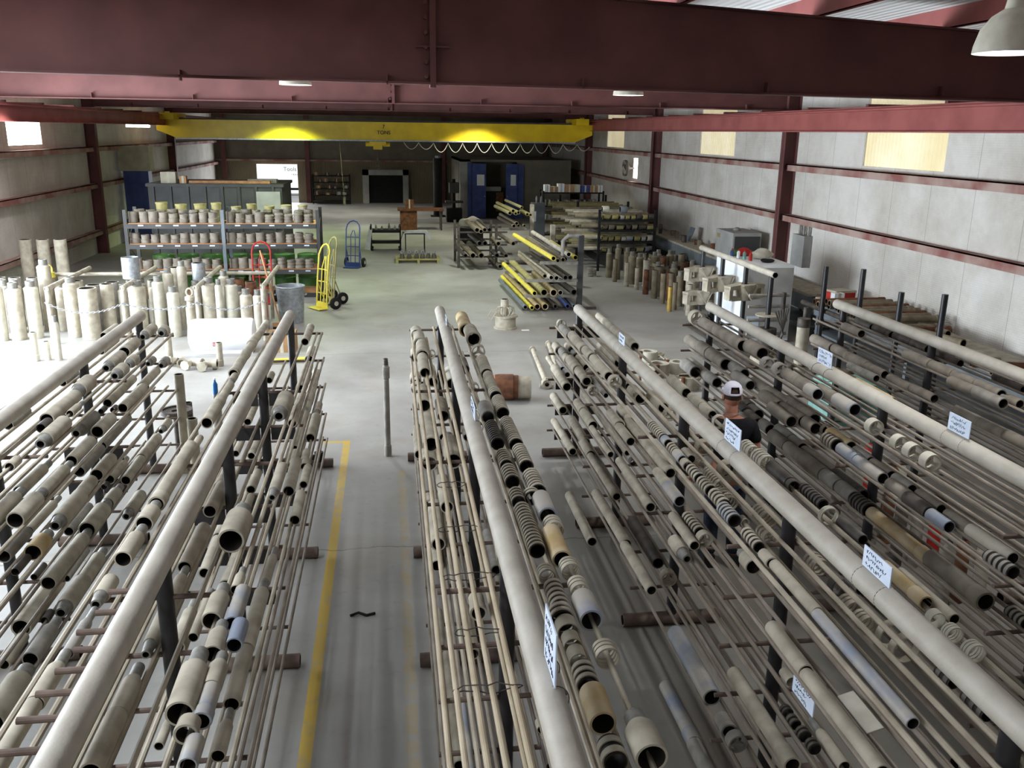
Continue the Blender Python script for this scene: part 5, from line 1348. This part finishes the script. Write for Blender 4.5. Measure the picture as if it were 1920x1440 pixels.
# electrics and fan on the right wall
t=thing('breaker_box','grey breaker box with conduits on the right wall beside the column','electrical box',(9.22,19.2,1.15)); mk('box',MB().box(-.12,.07,-.3,.3,0,.7),'greyp',t)
for k in range(3): mk('conduit',MB().cyl((.02,-.2+k*.22,.7),(.02,-.2+k*.22,1.02),.03,8),'g',t)
t=thing('wall_fan','small wall fan before the bright opening, far right wall','fan',(9.0,34.2,2.72)); mk('guard',MB().lathe((0,0,0),(-1,0,0),[(0,.3),(.1,.3),(.1,.285),(0,.285)],24,True),'d',t); mk('motor',MB().cyl((.12,0,0),(-.04,0,0),.09,14),'d',t)
for k in range(4): a=k*PI/2+.4; mk('blade',MB().obox((-.03,.16*math.cos(a),.16*math.sin(a)),(.02,.05*-math.sin(a),.05*math.cos(a)),(0,.11*math.cos(a),.11*math.sin(a)),(.004,0,0)),'d',t)
mk('bracket',MB().box(.1,.3,-.03,.03,-.03,.03),'d',t)
struct('window_6',MB().box(XR+.06,XR+.08,33.7,34.3,2.35,3.1),'day')
# ---------------------------------------------------------------- floor pieces in the middle
t=thing('milled_elbow','brown cut pipe coupling with a pale end lying in the middle aisle','pipe fitting',(1.8,13.15,.2),-.12)
mk('brown_body',MB().lathe((0,0,0),(1,0,0),[(-.26,.19),(-.2,.2),(.02,.2),(.03,.185),(.1,.185),(.1,.15),(-.26,.16)],28,True,ms=[0,0,0,0,0,1,0]),['rust','bore'],t); mk('pale_end',MB().lathe((.1,0,0),(1,0,0),[(0,.175),(.2,.175),(.2,.14),(0,.14)],28,True),'t',t)
mk('cut_face',MB().lathe((-.26,0,0),(-1,0,0),[(0,.19),(.03,.185),(.03,.15),(0,.15)],28,True),'skin',t)
def swivel(x,y,L,rz,lab):
    t=thing('swivel_pipe',lab,'pipe fitting',(x,y,.07),rz,'swivel pipes on the floor'); mk('pipe',MB().cyl((0,0,0),(0,L,0),.04,14),'t',t); mk('near_flange',MB().pipe((0,-.1,.01),(0,.06,.01),.078,18,.45),['t','bore'],t); mk('far_flange',MB().cyl((0,L,0),(0,L+.08,0),.065,14),'t',t)
    for a in range(3): mk('lug',MB().box(-.02,.02,-.06,0,.06,.11) if a==0 else MB().obox((.08*(1 if a==1 else -1),-.03,-.03),(.03,0,0),(0,.03,0),(0,0,.02)),'t',t)
swivel(2.45,13.75,2.3,-.06,'tan flanged pipe lying on the floor left of the fourth rack, left one'); swivel(2.75,14.3,2.2,-.1,'tan flanged pipe lying on the floor left of the fourth rack, right one')
t=thing('mill_head','grey-tan casting with a neck and a ring of wire bows on the open floor','casting',(2.36,18.35,0)); mk('base',MB().lathe((0,0,0),(0,0,1),[(0,0),(0,.25),(.03,.25),(.04,.22),(.24,.22),(.25,.26),(.28,.26),(.28,0)],12),'t',t); mk('neck',MB().pipe((-.02,0,.28),(-.02,0,.62),.085,16),['t','bore'],t)
for k in range(10): a=k*2*PI/10; mk('bow',MB().tube([(.12*math.cos(a),.12*math.sin(a),.28),(.2*math.cos(a),.2*math.sin(a),.34),(.17*math.cos(a),.17*math.sin(a),.44),(.1*math.cos(a),.1*math.sin(a),.46)],.012,6),'t',t)
mk('wire_loop',MB().tube([(-.15,-.1,.4),(-.3,-.1,.42),(-.38,-.12,.28),(-.32,-.14,.2),(-.26,-.12,.3),(-.2,-.1,.36)],.012,6),'t',t)
o=mk('paper_scrap',MB().box(-.08,.08,-.05,.05,0,.004),'whitep',loc=(2.75,18.1,0)); tag(o,'white paper scrap beside the tan casting on the floor','paper')
for i,(x,y,a,s) in enumerate(((4.6,15.3,.4,.9),(4.5,14.35,1.2,1),(4.9,14.5,-.3,.9),(4.75,13.5,.8,.95),(4.25,14.1,.2,.7),(4.2,12.8,1.9,.8))):
    t=thing('floor_casting','dusty clamp casting on the floor between fourth and fifth racks, %s in the cluster'%ORD[i],'casting',(x,y,0),a,'castings on the floor'); t.scale=(s,s,s)
    mk('ring_body',MB().lathe((0,0,0),(0,0,1),[(0,.11),(0,.19),(.08,.2),(.22,.18),(.22,.11)],20,True),'t' if i%2 else 'w',t)
    e=MB().tube([(.17,0,.1),(.33,.05,.12),(.4,0,.12),(.33,-.06,.12),(.18,-.08,.1)],.03,8); mk('jaw',e,'t',t); mk('hinge',MB().cyl((-.2,0,.0),(-.2,0,.24),.035,10),'rust',t)
    mk('handle',MB().tube([(-.17,.1,.2),(-.28,.16,.26),(-.34,.1,.28),(-.26,.02,.24)],.015,6),'t',t)
o=mk('red_bar',MB().box(-.02,.02,-.55,.55,-.02,.02),'redp',loc=(3.83,8.6,1.08)); tag(o,'red flat bar lying along the left arms of the fifth rack','bar')
# ---------------------------------------------------------------- person
def skin_mesh(name,verts,edges,radii,m,parent,sub=2,root=0):
    me=bpy.data.meshes.new(name); me.from_pydata(verts,edges,[]); o=bpy.data.objects.new(name,me); COL.objects.link(o)
    md=o.modifiers.new('s','SKIN'); 
    for i,r in enumerate(radii):
        v=me.skin_vertices[0].data[i]; v.radius=r if isinstance(r,tuple) else (r,r)
    me.skin_vertices[0].data[root].use_root=True
    sb=o.modifiers.new('u','SUBSURF'); sb.levels=sub; sb.render_levels=sub
    dg=bpy.context.evaluated_depsgraph_get(); dg.update(); m2=bpy.data.meshes.new_from_object(o.evaluated_get(dg)); bpy.data.objects.remove(o)
    o=bpy.data.objects.new(name,m2); COL.objects.link(o); m2.materials.clear(); m2.materials.append(M[m]); o.parent=parent
    m2.polygons.foreach_set('use_smooth',[True]*len(m2.polygons)); return o
pr=thing('person','person seen from behind in white mesh cap and black t-shirt, standing between racks','person',(3.08,7.5,0),-.12)
B=[(0,0,.95),(0,.0,1.1),(0,.0,1.28),(0,.02,1.42),(0,.02,1.5),(0,.03,1.56),(0,.05,1.66)]
r=[(.15,.11),(.14,.1),(.17,.11),(.15,.09),(.06,.06),(.058,.06),(.075,.09)]
E_=[(i,i+1) for i in range(6)]
def add(p,rad,frm):
    B.append(p); r.append(rad); E_.append((frm,len(B)-1)); return len(B)-1
for s in (-1,1):
    a=add((s*.18,.0,1.41),(.065,.06),3); a=add((s*.25,-.01,1.2),(.048,.048),a); a=add((s*.29,.06,.98),(.04,.038),a); a=add((s*.28,.16,.86),(.03,.026),a); h=add((s*.275,.22,.81),(.04,.02),a)
    for k,(dx,l) in enumerate(((-.03,.075),(-.01,.085),(.012,.08),(.032,.062))):
        f=add((s*(.275+dx),.25,.775),(.009,.009),h); add((s*(.275+dx),.26,.775-l*.6),(.0085,.0085),f)
    f=add((s*.235,.23,.8),(.011,.011),a); add((s*.225,.255,.765),(.01,.01),f)
    l=add((s*.1,0,.86),(.095,.1),0); l=add((s*.11,.02,.5),(.062,.066),l); l=add((s*.115,-.02,.12),(.04,.045),l); l=add((s*.12,.03,.05),(.045,.04),l); add((s*.125,.17,.04),(.045,.03),l)
skin_mesh('body',B,E_,r,'skin',pr)
hd=MB().sphere((0,.045,1.685),1,20,14,(.077,.097,.115)); hd.v=[(x*(1-.12*max(0,(1.62-z)/.1)),y,z) for x,y,z in hd.v]
for s in (-1,1): hd.sphere((s*.08,.04,1.675),1,8,6,(.014,.022,.033))
hd.sphere((0,.148,1.665),1,8,6,(.014,.02,.022)); hd.sphere((0,.135,1.625),1,8,6,(.024,.008,.007))
for s in (-1,1): hd.sphere((s*.032,.134,1.695),1,8,6,(.012,.008,.007))
mk('head',hd,'skin',pr,ang=80)
mk('hair',MB().sphere((0,.038,1.695),1,20,12,(.0805,.099,.112)),'hair',pr,ang=80).data.transform(Matrix.Identity(4))
ho=[o for o in pr.children if o.name.startswith('hair')][0]
import bmesh
bm=bmesh.new(); bm.from_mesh(ho.data); bmesh.ops.delete(bm,geom=[v for v in bm.verts if v.co.z<1.65 or (v.co.y>.09 and v.co.z<1.76)],context='VERTS'); bm.to_mesh(ho.data); bm.free()
cp_=MB(); n=24
prof=[(.0,1),(.02,1.0),(.05,.96),(.08,.82),(.1,.6),(.113,.3),(.117,0.0)]
base=1.71
rings=[]
for a,f in prof:
    for j in range(n):
        t=2*PI*j/n; cp_.v.append((.088*f*math.cos(t),.035+.106*f*math.sin(t),base+a))
for i in range(len(prof)-1):
    for j in range(n):
        ang=2*PI*(j+.5)/n
        if i in (1,2) and abs(ang-1.5*PI)<.62: continue
        cp_.f.append((i*n+j,i*n+(j+1)%n,(i+1)*n+(j+1)%n,(i+1)*n+j)); cp_.m.append(0)
c=mk('cap',cp_,'cap',pr,ang=80); sd=c.modifiers.new('t','SOLIDIFY'); sd.thickness=.004
mk('cap_visor',MB().prism([(-.075,.12),(-.06,.2),(0,.225),(.06,.2),(.075,.12)],2,1.712,1.72),'cap',pr)
T=[(0,0,.93),(0,0,1.1),(0,0,1.28),(0,.015,1.42),(0,.02,1.49)]; tr=[(.165,.125),(.158,.118),(.185,.125),(.175,.11),(.1,.095)]; te=[(0,1),(1,2),(2,3),(3,4)]
for s in (-1,1): T+=[(s*.19,0,1.41),(s*.25,-.01,1.24)]; tr+=[(.08,.075),(.068,.066)]; k=len(T); te+=[(3,k-2),(k-2,k-1)]
skin_mesh('shirt',T,te,tr,'shirt',pr,root=1)
T=[(0,0,.96)]; tr=[(.16,.12)]; te=[]
for s in (-1,1): T+=[(s*.1,0,.84),(s*.11,.02,.5),(s*.115,-.015,.1)]; tr+=[(.105,.112),(.078,.08),(.062,.07)]; k=len(T); te+=[(0,k-3),(k-3,k-2),(k-2,k-1)]
skin_mesh('trousers',T,te,tr,'jeans',pr)
for s in (-1,1): mk('boot',MB().prism([(-.09,0),(.2,0),(.21,.05),(.12,.09),(.05,.12),(-.08,.12)],0,s*.12-.05,s*.12+.05),'black',pr)
mk('necklace',MB().tube([(.075*math.cos(a),.025+.075*math.sin(a),1.525-.01*math.sin(a)) for a in [i*2*PI/20 for i in range(20)]],.003,5,closed=True),'galv',pr)
# ---------------------------------------------------------------- light
def area(name,loc,rot,sx,sy,power,col):
    d=bpy.data.lights.new(name,'AREA'); d.shape='RECTANGLE'; d.size=sx; d.size_y=sy; d.energy=power; d.color=col
    o=bpy.data.objects.new(name,d); COL.objects.link(o); o.location=loc; o.rotation_euler=rot; return o
# daylight through the big open door in the left wall (opening Y 10.2-19, 4.3 m high)
area('door_daylight',(XL+.02,14.6,2.15),(0,-PI/2,0),4.2,8.6,1750,(.80,.90,1))
# daylight through the back door and the high openings
area('back_door_daylight',(-6.2,YB-.05,1.1),(-PI/2,0,0),2.1,2,120,(.9,.95,1))
def point(name,loc,e,col,r=.2):
    d=bpy.data.lights.new(name,'POINT'); d.energy=e; d.color=col; d.shadow_soft_size=r
    o=bpy.data.objects.new(name,d); COL.objects.link(o); o.location=loc
def spot(name,loc,e,col,ang=140):
    d=bpy.data.lights.new(name,'SPOT'); d.energy=e; d.color=col; d.spot_size=math.radians(ang); d.spot_blend=.4; d.shadow_soft_size=.15
    o=bpy.data.objects.new(name,d); COL.objects.link(o); o.location=loc
for (l,s,m),e,c in zip(LP,(160,220,220,160,500,420,420,420,500),((1,1,1),(.95,.98,1),(.98,1,.95),(1,1,1),(.75,1,.45),(1,1,.85),(.78,1,.62),(.95,1,.93),(1,1,.9))):
    spot('lamp_light',(l[0],l[1],l[2]-.02),e,c,128)
area('added_overhead_fill',(-4.2,3.0,roofz(-4.2)+.2),(0,0,0),1.2,9,420,(.82,.91,1))  # unseen fill light added below the closed roof to brighten the racks; no roof opening
sd=bpy.data.lights.new('sun','SUN'); sd.energy=3.0; sd.angle=.01; sd.color=(1,.97,.92); so=bpy.data.objects.new('sun',sd); COL.objects.link(so); so.rotation_euler=Vector((.35,.6,-.72)).to_track_quat('-Z','Y').to_euler()
w=bpy.data.worlds.new('world'); SC.world=w; w.use_nodes=True
bg=w.node_tree.nodes['Background']; bg.inputs[0].default_value=(.86,.92,1,1); bg.inputs[1].default_value=.95
SC.view_settings.view_transform='Standard'; SC.view_settings.look='None'; SC.view_settings.exposure=.85; SC.view_settings.gamma=1; SC.view_settings.use_curve_mapping=False
